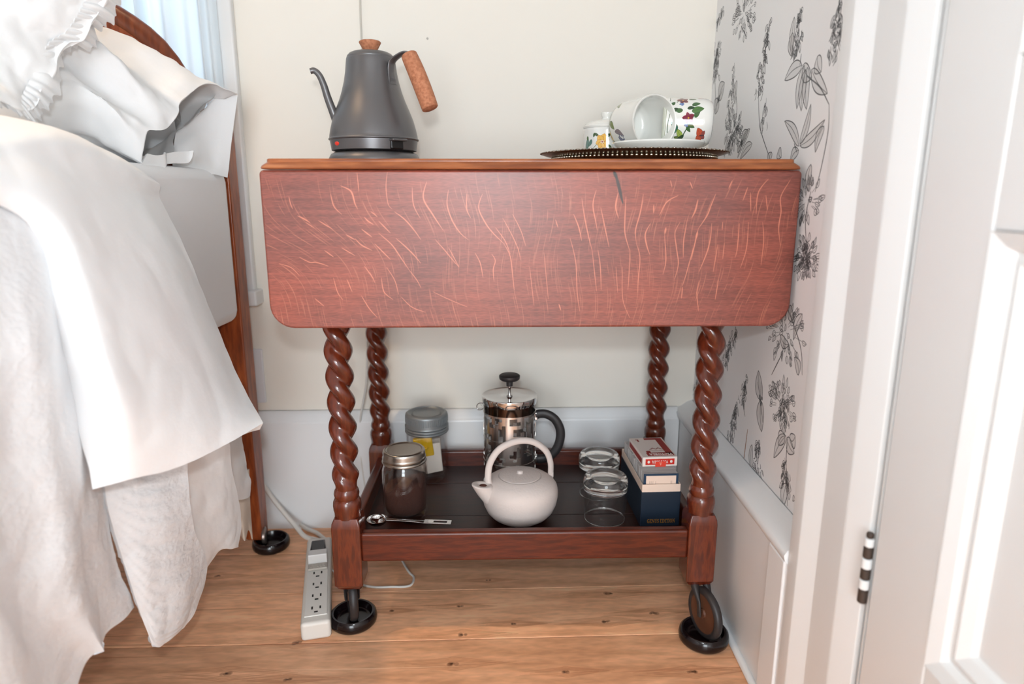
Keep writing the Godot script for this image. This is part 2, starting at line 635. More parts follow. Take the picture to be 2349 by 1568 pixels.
func shell_of_room() -> void:
	# floor: pine boards on a dark sub-floor, turned 2.2 degrees against the side wall
	var fl := Node3D.new()
	fl.name = "floor"
	fl.position = Vector3(0, 0, -1.078)
	fl.rotation_degrees.y = 2.2
	add_child(fl)
	struct(fl, "warm pine floorboards with knots running under the trolley and bed", "floor")
	box_obj("sub_floor", Vector3(-1.1, -0.09, 1.6), Vector3(3.9, 0.12, 4.2), mat(Color(0.12, 0.08, 0.06), 0.9), fl, 0.0005)
	M.floor = mat(Color(1, 1, 1), 0.42)
	M.floor.albedo_texture = floor_tex()
	for k in range(-3, 25):
		var b := MB.new()
		b.rbox(Vector3(-1.1, -0.0152, k * 0.137 + 0.0685), Vector3(3.4, 0.03, 0.1349), 0.0009)
		for i in b.v.size(): b.t[i] = Vector2((b.v[i].x + 1.0) / 2.0, b.v[i].z / 1.096 + 0.375)
		obj("floorboard", b, M.floor, fl)
	# back wall with a window at its left end, turned 2 degrees
	var wb := Node3D.new()
	wb.name = "wall_back"
	wb.position = Vector3(0, 0, -1.338)
	wb.rotation_degrees.y = 2.0
	add_child(wb)
	struct(wb, "smooth cream painted wall behind the trolley", "wall")
	var b := MB.new()
	b.rbox(Vector3(0.0, 1.25, -0.075), Vector3(1.10, 2.54, 0.15), 0.0005)
	b.rbox(Vector3(-2.15, 1.25, -0.075), Vector3(1.10, 2.54, 0.15), 0.0005)
	b.rbox(Vector3(-1.08, 0.235, -0.075), Vector3(1.06, 0.55, 0.15), 0.0005)
	b.rbox(Vector3(-1.08, 2.28, -0.075), Vector3(1.06, 0.50, 0.15), 0.0005)
	obj("wall_surface", b, M.cream, wb)
	b = MB.new()   # nail hole and small marks
	b.ball(Vector3(-0.158, 0.983, 0.0), Vector3(0.0022, 0.0022, 0.0012))
	obj("nail_head", b, mat(Color(0.75, 0.73, 0.70), 0.5), wb)
	# window behind the curtain
	var wi := Node3D.new()
	wi.name = "window_1"
	wi.position = wb.position
	wi.rotation = wb.rotation
	add_child(wi)
	struct(wi, "white framed window behind the sheer curtain", "window")
	box_obj("casing", Vector3(-0.535, 1.30, 0.009), Vector3(0.05, 1.60, 0.018), M.trim, wi, 0.004)
	box_obj("casing", Vector3(-1.645, 1.30, 0.009), Vector3(0.09, 1.60, 0.018), M.trim, wi, 0.004)
	box_obj("casing", Vector3(-1.1, 2.08, 0.010), Vector3(1.2, 0.1, 0.02), M.trim, wi, 0.004)
	box_obj("sill", Vector3(-1.1, 0.50, 0.012), Vector3(1.2, 0.03, 0.06), M.trim, wi, 0.004)
	for x in [-0.568, -1.08, -1.595]: box_obj("sash_bar", Vector3(x, 1.27, -0.06), Vector3(0.04, 1.5, 0.04), M.trim, wi, 0.003)
	for y in [0.535, 1.28, 2.01]: box_obj("sash_bar", Vector3(-1.08, y, -0.06), Vector3(1.02, 0.04, 0.04), M.trim, wi, 0.003)
	var pane := mat(Color(0.95, 1, 1, 0.06), 0.02)
	pane.transparency = BaseMaterial3D.TRANSPARENCY_ALPHA
	for x in [-0.824, -1.3375]:
		for y in [0.91, 1.645]:
			box_obj("pane", Vector3(x, y, -0.06), Vector3(0.475, 0.70, 0.004), pane, wi, 0.001)
	# side wall with botanical paper
	var wr := Node3D.new()
	wr.name = "wall_right"
	add_child(wr)
	struct(wr, "side wall papered with black line-drawn flowers and butterflies on white", "wall")
	b = MB.new()
	b.rbox(Vector3(0.46, 1.25, -1.07), Vector3(0.15, 2.54, 0.86), 0.0005)
	b.rbox(Vector3(0.46, 1.25, 1.18), Vector3(0.15, 2.54, 2.04), 0.0005)
	b.rbox(Vector3(0.46, 2.29, -0.24), Vector3(0.15, 0.46, 0.80), 0.0005)
	for i in b.v.size(): b.t[i] = Vector2((b.v[i].z + 1.42) / 0.64, (1.20 - b.v[i].y) / 0.96)
	M.paper = mat(Color(1, 1, 1), 0.75)
	M.paper.albedo_texture = paper_tex()
	obj("wallpaper", b, M.paper, wr)
	# the other walls and the ceiling, out of the picture
	var wl := MB.new()
	wl.rbox(Vector3(-2.675, 1.25, 0.35), Vector3(0.15, 2.54, 3.7), 0.0005)
	struct(obj("wall_left", wl, M.plain_white), "plain white wall beyond the bed", "wall")
	var wf := MB.new()
	wf.rbox(Vector3(-1.1, 1.25, 2.2), Vector3(3.3, 2.54, 0.15), 0.0005)
	struct(obj("wall_front", wf, M.plain_white), "plain white wall behind the camera", "wall")
	var ce := MB.new()
	ce.rbox(Vector3(-1.1, 2.56, 0.35), Vector3(3.4, 0.12, 4.0), 0.0005)
	struct(obj("ceiling", ce, M.plain_white), "plain white ceiling", "ceiling")
	# baseboards
	var prof := PackedVector2Array([Vector2(0, 0), Vector2(0.031, 0), Vector2(0.031, 0.236), Vector2(0.036, 0.241), Vector2(0.038, 0.249), Vector2(0.034, 0.256), Vector2(0.024, 0.260), Vector2(0.013, 0.268), Vector2(0.003, 0.272), Vector2(0, 0.272)])
	b = MB.new()   # profile (out, up) along z
	b.xf = Transform3D(Basis(Vector3(-1, 0, 0), Vector3(0, 1, 0), Vector3(0, 0, -1)), Vector3(0.385, 0, 0))
	b.prism(prof, 0.766, 1.36, 0.0)
	var br := obj("baseboard_right", b, M.base)
	struct(br, "tall white skirting board with a moulded cap below the wallpaper", "baseboard")
	b = MB.new()
	b.rbox(Vector3(0.3562, 0.119, -0.797), Vector3(0.012, 0.238, 0.052), 0.003)
	obj("end_block", b, M.base, br)
	b = MB.new()
	b.tube([Vector3(0.350, 0.004, -1.33), Vector3(0.350, 0.004, -0.77)], 0.006, 8)
	obj("shoe_bead", b, M.base, br)
	var prof2 := PackedVector2Array([Vector2(0, 0), Vector2(0.022, 0), Vector2(0.022, 0.235), Vector2(0.019, 0.240), Vector2(0.016, 0.243), Vector2(0.013, 0.252), Vector2(0.006, 0.258), Vector2(0, 0.259)])
	b = MB.new()
	b.xf = Transform3D(Basis(Vector3.UP, deg_to_rad(2.0)), Vector3(0, 0, -1.338)) * Transform3D(Basis(Vector3(0, 0, 1), Vector3(0, 1, 0), Vector3(-1, 0, 0)), Vector3.ZERO)
	b.prism(prof2, -0.352, 2.6, 0.0)
	struct(obj("baseboard_back", b, M.base), "tall white skirting board along the cream wall behind the trolley", "baseboard")
	door()


func vertical(poly: Array, y0: float, y1: float, b: MB, bev := 0.0) -> void:  # poly of (x, distance) counter-clockwise
	var keep := b.xf
	b.xf = keep * Transform3D(Basis(Vector3(1, 0, 0), Vector3(0, 0, -1), Vector3(0, 1, 0)), Vector3.ZERO)
	b.prism(PackedVector2Array(poly), y0, y1, bev)
	b.xf = keep


func door() -> void:
	var tr := Node3D.new()
	tr.name = "trim_1"
	add_child(tr)
	struct(tr, "white stepped door casing between the wallpaper and the door", "trim")
	var b := MB.new()
	vertical([Vector2(0.40, 0.634), Vector2(0.40, 0.765), Vector2(0.354, 0.765), Vector2(0.352, 0.763), Vector2(0.352, 0.741), Vector2(0.353, 0.738), Vector2(0.3635, 0.716), Vector2(0.364, 0.713), Vector2(0.364, 0.666), Vector2(0.365, 0.662), Vector2(0.3745, 0.636), Vector2(0.376, 0.634)], 0.0, 2.14, b)
	obj("casing", b, M.trim, tr)
	b = MB.new()
	vertical([Vector2(0.38, 0.622), Vector2(0.53, 0.622), Vector2(0.53, 0.64), Vector2(0.38, 0.64)], 0.0, 2.06, b)
	obj("jamb", b, M.trim, tr)
	box_obj("casing", Vector3(0.372, 2.10, -0.24), Vector3(0.03, 0.10, 1.05), M.trim, tr, 0.004)
	box_obj("casing", Vector3(0.372, 1.05, 0.21), Vector3(0.03, 2.10, 0.12), M.trim, tr, 0.004)
	var d := Node3D.new()
	d.name = "door_1"
	add_child(d)
	struct(d, "white painted panelled door at the right, out of focus, hinged beside the casing", "door")
	var dx := 0.374
	var z0 := -0.6185; var z1 := 0.14
	var st := 0.0965
	box_obj("stile", Vector3(dx + 0.018, 1.02, z0 + st / 2), Vector3(0.036, 2.02, st), M.trim, d, 0.003)
	box_obj("stile", Vector3(dx + 0.018, 1.02, z1 - st / 2), Vector3(0.036, 2.02, st), M.trim, d, 0.003)
	for r in [[0.01, 0.284], [0.672, 0.80], [1.90, 2.03]]:
		box_obj("rail", Vector3(dx + 0.0187, (r[0] + r[1]) / 2, (z0 + z1) / 2), Vector3(0.036, r[1] - r[0], z1 - z0 - 2 * st + 0.001), M.trim, d, 0.002)
	for p in [[0.284, 0.672], [0.80, 1.90]]:
		b = MB.new()
		var rings := []
		for q in [[0.0, -0.001], [0.012, 0.004], [0.016, 0.0105], [0.024, 0.0075], [0.033, 0.0135], [0.037, 0.019]]:
			var za: float = z0 + st + q[0]; var zb: float = z1 - st - q[0]
			rings.append([Vector3(dx + q[1], p[0] + q[0], za), Vector3(dx + q[1], p[0] + q[0], zb), Vector3(dx + q[1], p[1] - q[0], zb), Vector3(dx + q[1], p[1] - q[0], za)])
		for s in 4:
			for k in rings.size() - 1:
				b.grid([PackedVector3Array([rings[k][s], rings[k][(s + 1) % 4]]), PackedVector3Array([rings[k + 1][s], rings[k + 1][(s + 1) % 4]])])
		obj("panel_moulding", b, M.trim, d)
		box_obj("panel", Vector3(dx + 0.024, (p[0] + p[1]) / 2, (z0 + z1) / 2), Vector3(0.012, p[1] - p[0], z1 - z0 - 2 * st), M.trim, d, 0.001)
	# hinge: barrel of white painted and bare knuckles
	var hx := 0.3715; var hz := -0.627
	var hs := [[0.3575, 0.3520, 1, 0.0036], [0.3515, 0.3420, 0, 0.0050], [0.3415, 0.3290, 1, 0.0048], [0.3285, 0.3170, 0, 0.0054], [0.3165, 0.3045, 1, 0.0048], [0.3040, 0.2930, 0, 0.0054], [0.2925, 0.2770, 1, 0.0048]]
	var dark := mat(Color(0.25, 0.20, 0.17), 0.55)
	for k in hs:
		b = MB.new()
		b.xf = Transform3D(Basis(), Vector3(hx, 0, hz))
		b.lathe([Vector2(0, k[1]), Vector2(k[3] * 0.8, k[1]), Vector2(k[3], k[1] + 0.001), Vector2(k[3], k[0] - 0.001), Vector2(k[3] * 0.8, k[0]), Vector2(0, k[0])], 12)
		var o := obj("hinge_knuckle", b, dark if k[2] == 1 else M.trim, d)
		o.set_meta("label", "bare dark hinge knuckle" if k[2] == 1 else "white painted hinge knuckle")
	b = MB.new()
	b.lathe([Vector2(0.0, 0), Vector2(0.012, 0), Vector2(0.012, 0.02), Vector2(0.026, 0.03), Vector2(0.027, 0.045), Vector2(0.015, 0.055), Vector2(0, 0.056)], 20)
	var kn := obj("door_knob", b, mat(Color(0.7, 0.6, 0.4), 0.3, 1.0), d)
	kn.position = Vector3(dx, 0.735, 0.09); kn.rotation.z = PI / 2


func floor_tex() -> ImageTexture:
	var w := 2048; var h := 1088
	var out := PackedByteArray()
	out.resize(w * h * 3)
	var grains := []
	for k in 8:
		var f := noise(100 + k, 0.035, 4)
		f.offset = Vector3(k * 300, 0, 0)
		var g := f.get_image(256, 136, false, false, true)
		g.resize(w, 136, Image.INTERPOLATE_CUBIC)
		g.convert(Image.FORMAT_L8)
		grains.append(g.get_data())
	var fine := noise(120, 0.11, 3).get_image(512, 136, false, false, true)
	fine.resize(w, 136, Image.INTERPOLATE_CUBIC)
	fine.convert(Image.FORMAT_L8)
	var fd := fine.get_data()
	var tone := [0.93, 1.02, 0.97, 1.05, 0.95, 1.0, 1.03, 0.96]
	for y in h:
		var k := y / 136
		var row: int = (y % 136) * w
		var g: PackedByteArray = grains[k]
		var tk: float = tone[k]
		for x in w:
			var a := g[row + x] / 255.0
			var q := fd[row + x] / 255.0
			var s := tk * (0.86 + 0.16 * a + 0.12 * (q - 0.5))
			var e := (y * w + x) * 3
			out[e] = int(clampf(248.0 * s, 0, 255))
			out[e + 1] = int(clampf(191.0 * s * (0.96 + 0.05 * a), 0, 255))
			out[e + 2] = int(clampf(149.0 * s * (0.93 + 0.09 * a), 0, 255))
	var p := Paint.new(4, 4, Color.WHITE)
	p.im = Image.create_from_data(w, h, false, Image.FORMAT_RGB8, out)
	p.w = w; p.h = h
	var kd := Color(0.36, 0.21, 0.13, 0.55); var kr := Color(0.60, 0.35, 0.22, 0.30)
	for q in [Vector2(924, 600), Vector2(929, 457), Vector2(937, 533), Vector2(1293, 631), Vector2(667, 542), Vector2(675, 624), Vector2(1202, 429), Vector2(1181, 508), Vector2(979, 379), Vector2(810, 465), Vector2(1099, 624), Vector2(460, 346), Vector2(1024, 508), Vector2(578, 609), Vector2(1269, 488)]:
		var c: Vector2 = q
		var big := 0.5 + 0.5 * rng.randf()
		for side in [-1.0, 1.0]:
			for r in 4:
				var e := rng.randf_range(-5, 5) * big
				p.line([c + Vector2(-70 - r * 12, e + side * r * 1.5) * big, c + Vector2(-22, side * (3.0 + r * 3.0)) * big, c + Vector2(0, side * (6.0 + r * 3.4)) * big, c + Vector2(24, side * (3.0 + r * 3.0)) * big, c + Vector2(74 + r * 12, -e) * big], 0.8, 1.6, Color(kr.r, kr.g, kr.b, 0.16))
		for r in 6: p.dot(c + Vector2(rng.randf_range(-8, 8), rng.randf_range(-2, 2)) * big, rng.randf_range(2.0, 5.0) * big, Color(kd.r, kd.g, kd.b, 0.30))
		for r in 2: p.dot(c + Vector2(rng.randf_range(-5, 5), rng.randf_range(-1, 1)) * big, 2.0 * big, Color(0.2, 0.12, 0.08, 0.5))
	for k in 70:   # long grain streaks
		var c := Vector2(rng.randf() * w, rng.randf() * h)
		p.line([c, c + Vector2(120, rng.randf_range(-3, 3)), c + Vector2(260, rng.randf_range(-4, 4))], 0.8, 2.2, Color(0.72, 0.47, 0.33, 0.28) if k % 3 else Color(1.0, 0.86, 0.72, 0.30))
	return p.tex()


func paper_tex() -> ImageTexture:
	var p := Paint.new(1024, 1536, Color(0.955, 0.95, 0.95))
	var ink := Color(0.20, 0.20, 0.21, 0.62)
	var soft := Color(0.35, 0.35, 0.36, 0.55)
	var grey := Color(0.62, 0.61, 0.60, 0.35)
	var none := Color(0, 0, 0, 0)
	# tall spikes of small bells
	for s in [[Vector2(177, 268), Vector2(100, 303), 26], [Vector2(146, 356), Vector2(136, 465), 60], [Vector2(313, 447), Vector2(294, 648), 60], [Vector2(557, 398), Vector2(514, 555), 80], [Vector2(733, 413), Vector2(731, 504), 46],
			[Vector2(151, 1401), Vector2(81, 1507), 34], [Vector2(536, 1360), Vector2(501, 1507), 80], [Vector2(591, 1267), Vector2(577, 1341), 34], [Vector2(838, 1247), Vector2(837, 1299), 40], [Vector2(491, 1162), Vector2(424, 1233), 40],
			[Vector2(914, 444), Vector2(919, 544), 60], [Vector2(370, 620), Vector2(300, 679), 40], [Vector2(577, 574), Vector2(565, 648), 14], [Vector2(868, 1382), Vector2(902, 1450), 40], [Vector2(709, 1401), Vector2(716, 1486), 40], [Vector2(872, 894), Vector2(876, 948), 50], [Vector2(439, 1229), Vector2(410, 1275), 30]]:
		var a: Vector2 = s[0]; var e: Vector2 = s[1]
		p.line([a, a.lerp(e, 0.5) + Vector2(5, 0), e], 1.2, 1.8, soft)
		for k in s[2]:
			var f := rng.randf()
			var c := a.lerp(e, f) + Vector2(rng.randf_range(-34, 34) * (0.25 + f * 0.75), rng.randf_range(-8, 8))
			var d := Vector2(rng.randf_range(-16, 16), rng.randf_range(8, 26))
			if k % 2: p.leaf(c, c + d, rng.randf_range(6, 12), none, ink, rng.randf_range(-3, 3), 1.5)
			else: p.line([c, c + d * 0.5 + Vector2(4, 0), c + d * 0.8], 1.0, 2.0, ink)
	# round heads of loops
	for s in [[Vector2(369, 333), 92, 60], [Vector2(354, 630), 60, 44], [Vector2(805, 1103), 100, 60], [Vector2(830, 1270), 74, 46], [Vector2(854, 814), 60, 36], [Vector2(120, 394), 50, 30], [Vector2(876, 930), 56, 40]]:
		var c: Vector2 = s[0]
		for k in s[2]:
			var a := rng.randf() * TAU
			var r: float = s[1] * sqrt(rng.randf())
			var q := c + Vector2(cos(a) * r, sin(a) * r * 0.62)
			p.line([c + (q - c) * 0.6, q], 0.8, 1.2, soft)
			p.leaf(q, q + Vector2(cos(a), sin(a)) * rng.randf_range(12, 26), rng.randf_range(8, 13), none, ink, 2, 1.5)
	# stems
	for s in [[Vector2(520, 556), Vector2(542, 626), Vector2(567, 659), Vector2(638, 724)], [Vector2(348, 360), Vector2(397, 398)], [Vector2(288, 678), Vector2(362, 585), Vector2(311, 486)], [Vector2(798, 560), Vector2(865, 591), Vector2(915, 631)], [Vector2(915, 631), Vector2(922, 680), Vector2(909, 745), Vector2(891, 796)],
			[Vector2(790, 1036), Vector2(889, 1114), Vector2(914, 1175)], [Vector2(804, 1154), Vector2(754, 1219)], [Vector2(577, 1341), Vector2(605, 1374)], [Vector2(875, 1327), Vector2(877, 1388), Vector2(905, 1481)], [Vector2(871, 796), Vector2(858, 849), Vector2(874, 903)], [Vector2(136, 465), Vector2(171, 563)], [Vector2(638, 724), Vector2(668, 775)], [Vector2(766, 693), Vector2(784, 713)], [Vector2(761, 510), Vector2(759, 532)]]:
		p.line(s, 1.5, 3.0, ink)
	# lilies with hanging petals
	for s in [[Vector2(770, 534), Vector2(682, 550)], [Vector2(782, 536), Vector2(763, 621)], [Vector2(798, 543), Vector2(813, 628)], [Vector2(775, 535), Vector2(824, 568)], [Vector2(842, 530), Vector2(866, 563)], [Vector2(790, 546), Vector2(787, 628)], [Vector2(820, 551), Vector2(903, 609)],
			[Vector2(864, 1331), Vector2(809, 1406)], [Vector2(869, 1334), Vector2(913, 1353)], [Vector2(857, 1334), Vector2(827, 1366)], [Vector2(886, 1333), Vector2(909, 1314)], [Vector2(892, 1434), Vector2(881, 1498)]]:
		p.leaf(s[0], s[1], 34, Color(0.70, 0.70, 0.70, 0.30), ink, 6, 2.0)
	# long leaves
	for s in [[Vector2(792, 700), Vector2(702, 640)], [Vector2(797, 700), Vector2(903, 658)], [Vector2(796, 696), Vector2(832, 620)], [Vector2(792, 709), Vector2(752, 734)], [Vector2(902, 670), Vector2(874, 718)], [Vector2(476, 636), Vector2(396, 704)], [Vector2(501, 675), Vector2(418, 709)], [Vector2(639, 704), Vector2(631, 729)], [Vector2(685, 697), Vector2(700, 719)], [Vector2(859, 741), Vector2(861, 796)], [Vector2(343, 497), Vector2(342, 559)], [Vector2(706, 424), Vector2(715, 506)], [Vector2(703, 455), Vector2(710, 505)],
			[Vector2(897, 1180), Vector2(868, 1148)], [Vector2(886, 1049), Vector2(855, 1112)], [Vector2(820, 1041), Vector2(851, 1074)], [Vector2(784, 1118), Vector2(835, 1127)], [Vector2(669, 1428), Vector2(682, 1501)]]:
		p.leaf(s[0], s[1], 26, Color(0.74, 0.73, 0.72, 0.40), ink, 8, 1.9)
	# butterflies
	for s in [[Vector2(701, 1299), Vector2(671, 1231), Vector2(724, 1373), 46], [Vector2(184, 525), Vector2(233, 486), Vector2(158, 564), 52], [Vector2(417, 669), Vector2(464, 639), Vector2(393, 690), 30]]:
		p.leaf(s[0], s[1], s[3], grey, ink, -6, 2.2); p.leaf(s[0], s[2], s[3], grey, ink, 6, 2.2)
		for k in 12: p.line([s[0], (s[0] as Vector2).lerp(s[1] if k % 2 else s[2], rng.randf_range(0.4, 0.85)) + Vector2(rng.randf_range(-14, 14), 0)], 0.8, 1.0, soft)
		for k in 5: p.dot(s[0] + Vector2(rng.randf_range(-8, 8), rng.randf_range(-10, 10)), 5.0, ink)
	p.line([Vector2(631, 1401), Vector2(623, 1471), Vector2(620, 1516)], 2.0, 4.0, Color(0.55, 0.33, 0.2, 0.7))   # rusty scratch
	return p.tex()


func oak_tex() -> ImageTexture:
	var w := 2048; var h := 600
	var f1 := noise(61, 0.05, 4).get_image(64, h, false, false, true)
	f1.resize(w, h, Image.INTERPOLATE_CUBIC); f1.convert(Image.FORMAT_L8)
	var f2 := noise(62, 0.22, 3).get_image(256, h, false, false, true)
	f2.resize(w, h, Image.INTERPOLATE_CUBIC); f2.convert(Image.FORMAT_L8)
	var f3 := noise(63, 0.008, 2).get_image(512, 150, false, false, true)
	f3.resize(w, h, Image.INTERPOLATE_CUBIC); f3.convert(Image.FORMAT_L8)
	var a := f1.get_data(); var b := f2.get_data(); var c := f3.get_data()
	var out := PackedByteArray()
	out.resize(w * h * 3)
	for i in w * h:
		var s := 0.72 + 0.22 * a[i] / 255.0 + 0.30 * b[i] / 255.0
		var k := c[i] / 255.0
		out[i * 3] = int(clampf(lerpf(128.0, 158.0, k) * s, 0, 255))
		out[i * 3 + 1] = int(clampf(lerpf(74.0, 82.0, k) * s, 0, 255))
		out[i * 3 + 2] = int(clampf(lerpf(65.0, 64.0, k) * s, 0, 255))
	var p := Paint.new(4, 4, Color.WHITE)
	p.im = Image.create_from_data(w, h, false, Image.FORMAT_RGB8, out)
	p.w = w; p.h = h
	var hot := Color(0.86, 0.54, 0.43, 0.60)
	var dim := Color(0.76, 0.48, 0.38, 0.30)
	# faint rays that follow the figure of the plank
	for k in 520:
		var q := Vector2(rng.randf() * w, rng.randf() * h)
		var pts := [q]
		var n := rng.randi_range(3, 7)
		for j in n:
			var fx := q.x / w; var fy := q.y / h
			var ang := PI / 2.0
			if fx < 0.42: ang -= (0.42 - fx) * (1.5 + 0.8 * sin(fy * 6.0 - 1.2))
			elif fx > 0.62: ang += (fx - 0.62) * 0.7
			ang += 0.22 * sin(fy * 9.0 + fx * 8.0)
			q += Vector2(cos(ang), sin(ang)) * 18.0
			pts.append(q)
		p.line(pts, 0.8, rng.randf_range(1.6, 3.6), Color(dim.r, dim.g, dim.b, rng.randf_range(0.15, 0.4)))
	# the strong ray flecks
	for s in [[Vector2(478, 7), Vector2(471, 62), Vector2(476, 122), Vector2(490, 142), 5], [Vector2(301, 57), Vector2(339, 77), Vector2(352, 122), Vector2(361, 142), 10], [Vector2(106, 97), Vector2(110, 122), Vector2(117, 142), 6], [Vector2(262, 87), Vector2(272, 132), Vector2(300, 162), 6],
			[Vector2(133, 167), Vector2(154, 177), Vector2(178, 192), 9], [Vector2(499, 152), Vector2(538, 182), Vector2(572, 222), Vector2(596, 257), 8], [Vector2(569, 62), Vector2(572, 127), Vector2(596, 177), 6], [Vector2(624, 42), Vector2(610, 102), Vector2(643, 162), Vector2(682, 222), 10],
			[Vector2(705, 72), Vector2(699, 127), Vector2(718, 187), Vector2(747, 232), Vector2(777, 257), 8], [Vector2(774, 87), Vector2(773, 142), Vector2(788, 177), 7], [Vector2(833, 87), Vector2(818, 137), Vector2(842, 192), Vector2(872, 232), Vector2(913, 272), 8], [Vector2(913, 272), Vector2(938, 322), Vector2(949, 412), Vector2(954, 452), 6],
			[Vector2(882, 212), Vector2(918, 262), Vector2(938, 312), 5], [Vector2(947, 162), Vector2(978, 222), Vector2(998, 282), 5], [Vector2(910, 177), Vector2(943, 237), Vector2(968, 292), Vector2(979, 337), 5], [Vector2(384, 172), Vector2(398, 187), Vector2(418, 200), 9],
			[Vector2(211, 185), Vector2(238, 202), Vector2(262, 217), 7], [Vector2(410, 152), Vector2(424, 162), Vector2(434, 172), 6], [Vector2(311, 237), Vector2(345, 257), 8], [Vector2(438, 187), Vector2(462, 212), Vector2(481, 232), 7], [Vector2(501, 252), Vector2(535, 282), Vector2(569, 317), Vector2(593, 347), 8],
			[Vector2(436, 232), Vector2(485, 277), Vector2(518, 327), Vector2(547, 372), 7], [Vector2(547, 372), Vector2(576, 412), Vector2(591, 442), 5], [Vector2(651, 257), Vector2(686, 297), Vector2(710, 327), Vector2(740, 362), 6], [Vector2(419, 272), Vector2(448, 302), Vector2(477, 332), 7], [Vector2(345, 252), Vector2(369, 277), Vector2(408, 297), 8],
			[Vector2(293, 287), Vector2(317, 302), Vector2(342, 317), 6], [Vector2(227, 297), Vector2(260, 322), 7], [Vector2(372, 217), Vector2(410, 247), 8], [Vector2(129, 322), Vector2(168, 342), Vector2(193, 342), Vector2(238, 357), 6], [Vector2(51, 347), Vector2(95, 362), Vector2(124, 392), 5], [Vector2(375, 357), Vector2(403, 397), Vector2(413, 422), 7],
			[Vector2(439, 402), Vector2(447, 457), Vector2(481, 487), 6], [Vector2(802, 307), Vector2(822, 347), Vector2(832, 402), 6], [Vector2(867, 312), Vector2(880, 337), Vector2(872, 372), Vector2(875, 417), 6], [Vector2(255, 402), Vector2(267, 457), Vector2(286, 487), 5], [Vector2(306, 407), Vector2(324, 457), 6], [Vector2(359, 472), Vector2(387, 522), Vector2(416, 557), 6],
			[Vector2(178, 482), Vector2(212, 512), 6], [Vector2(513, 477), Vector2(553, 517), Vector2(604, 537), 5], [Vector2(461, 362), Vector2(490, 412), Vector2(503, 467), 5], [Vector2(637, 457), Vector2(698, 487), Vector2(769, 517), 4], [Vector2(701, 287), Vector2(740, 362), 5], [Vector2(365, 10), Vector2(369, 77), 5], [Vector2(192, 212), Vector2(163, 192), 5],
			[Vector2(1210, 102), Vector2(1220, 162), Vector2(1237, 237), Vector2(1255, 302), 7], [Vector2(1255, 302), Vector2(1265, 377), Vector2(1276, 457), 5], [Vector2(1264, 72), Vector2(1253, 127), Vector2(1266, 192), Vector2(1272, 222), 8], [Vector2(1283, 137), Vector2(1299, 202), Vector2(1320, 287), 7], [Vector2(1348, 82), Vector2(1340, 132), Vector2(1352, 177), 10],
			[Vector2(1378, 97), Vector2(1377, 172), Vector2(1380, 237), Vector2(1401, 302), 8], [Vector2(1401, 302), Vector2(1401, 392), Vector2(1399, 452), 5], [Vector2(1444, 87), Vector2(1436, 152), Vector2(1420, 222), Vector2(1425, 272), 8], [Vector2(1425, 272), Vector2(1441, 327), Vector2(1438, 412), Vector2(1438, 462), 6], [Vector2(1476, 197), Vector2(1458, 237), Vector2(1466, 282), Vector2(1480, 317), 9],
			[Vector2(1578, 92), Vector2(1535, 117), Vector2(1509, 167), 8], [Vector2(1654, 107), Vector2(1647, 147), Vector2(1634, 177), 11], [Vector2(1721, 87), Vector2(1705, 132), Vector2(1693, 167), Vector2(1662, 217), 8], [Vector2(1662, 217), Vector2(1655, 257), Vector2(1641, 337), 8], [Vector2(1590, 192), Vector2(1573, 232), Vector2(1582, 292), Vector2(1592, 352), Vector2(1581, 412), 7],
			[Vector2(1537, 212), Vector2(1533, 237), 13], [Vector2(1533, 237), Vector2(1535, 262), Vector2(1543, 337), Vector2(1534, 392), 6], [Vector2(1713, 197), Vector2(1711, 257), Vector2(1700, 312), Vector2(1675, 382), 8], [Vector2(1616, 202), Vector2(1608, 262), Vector2(1610, 327), 7], [Vector2(1660, 227), Vector2(1655, 257), 14], [Vector2(1820, 197), Vector2(1819, 292), Vector2(1813, 327), 6],
			[Vector2(1755, 192), Vector2(1755, 222), 5], [Vector2(1767, 272), Vector2(1765, 332), 5], [Vector2(1910, 192), Vector2(1920, 262), Vector2(1917, 357), 5], [Vector2(1855, 192), Vector2(1855, 292), Vector2(1837, 367), 5], [Vector2(1918, 32), Vector2(1884, 82), Vector2(1882, 162), 6], [Vector2(1854, 82), Vector2(1861, 152), 6], [Vector2(1842, 62), Vector2(1827, 112), 6],
			[Vector2(2002, 37), Vector2(1972, 97), Vector2(1978, 152), Vector2(1974, 212), Vector2(1987, 282), 6], [Vector2(1742, 277), Vector2(1731, 382), 5], [Vector2(1914, 92), Vector2(1925, 147), 5], [Vector2(1168, 252), Vector2(1184, 307), Vector2(1194, 362), Vector2(1200, 462), Vector2(1212, 537), 6], [Vector2(1180, 162), Vector2(1201, 212), Vector2(1213, 262), 8], [Vector2(1111, 182), Vector2(1121, 212), 6],
			[Vector2(1277, 297), Vector2(1288, 362), Vector2(1294, 452), 6], [Vector2(1349, 362), Vector2(1359, 462), 4], [Vector2(1374, 362), Vector2(1380, 487), Vector2(1410, 562), 4], [Vector2(1614, 442), Vector2(1612, 487), 6], [Vector2(1678, 417), Vector2(1672, 467), Vector2(1683, 537), 6], [Vector2(1754, 412), Vector2(1746, 492), 6], [Vector2(1648, 287), Vector2(1625, 392), Vector2(1613, 437), 6],
			[Vector2(1068, 307), Vector2(1087, 487), 4], [Vector2(1013, 362), Vector2(1031, 512), 4], [Vector2(1129, 507), Vector2(1137, 532), 8], [Vector2(1486, 127), Vector2(1486, 157), 9], [Vector2(1619, 42), Vector2(1631, 67), 7], [Vector2(1781, 37), Vector2(1769, 67), 7], [Vector2(1545, 37), Vector2(1552, 62), 6]]:
		var pts: Array = s.slice(0, s.size() - 1)
		p.line(pts, 1.5, float(s[-1]) * 0.62, hot)
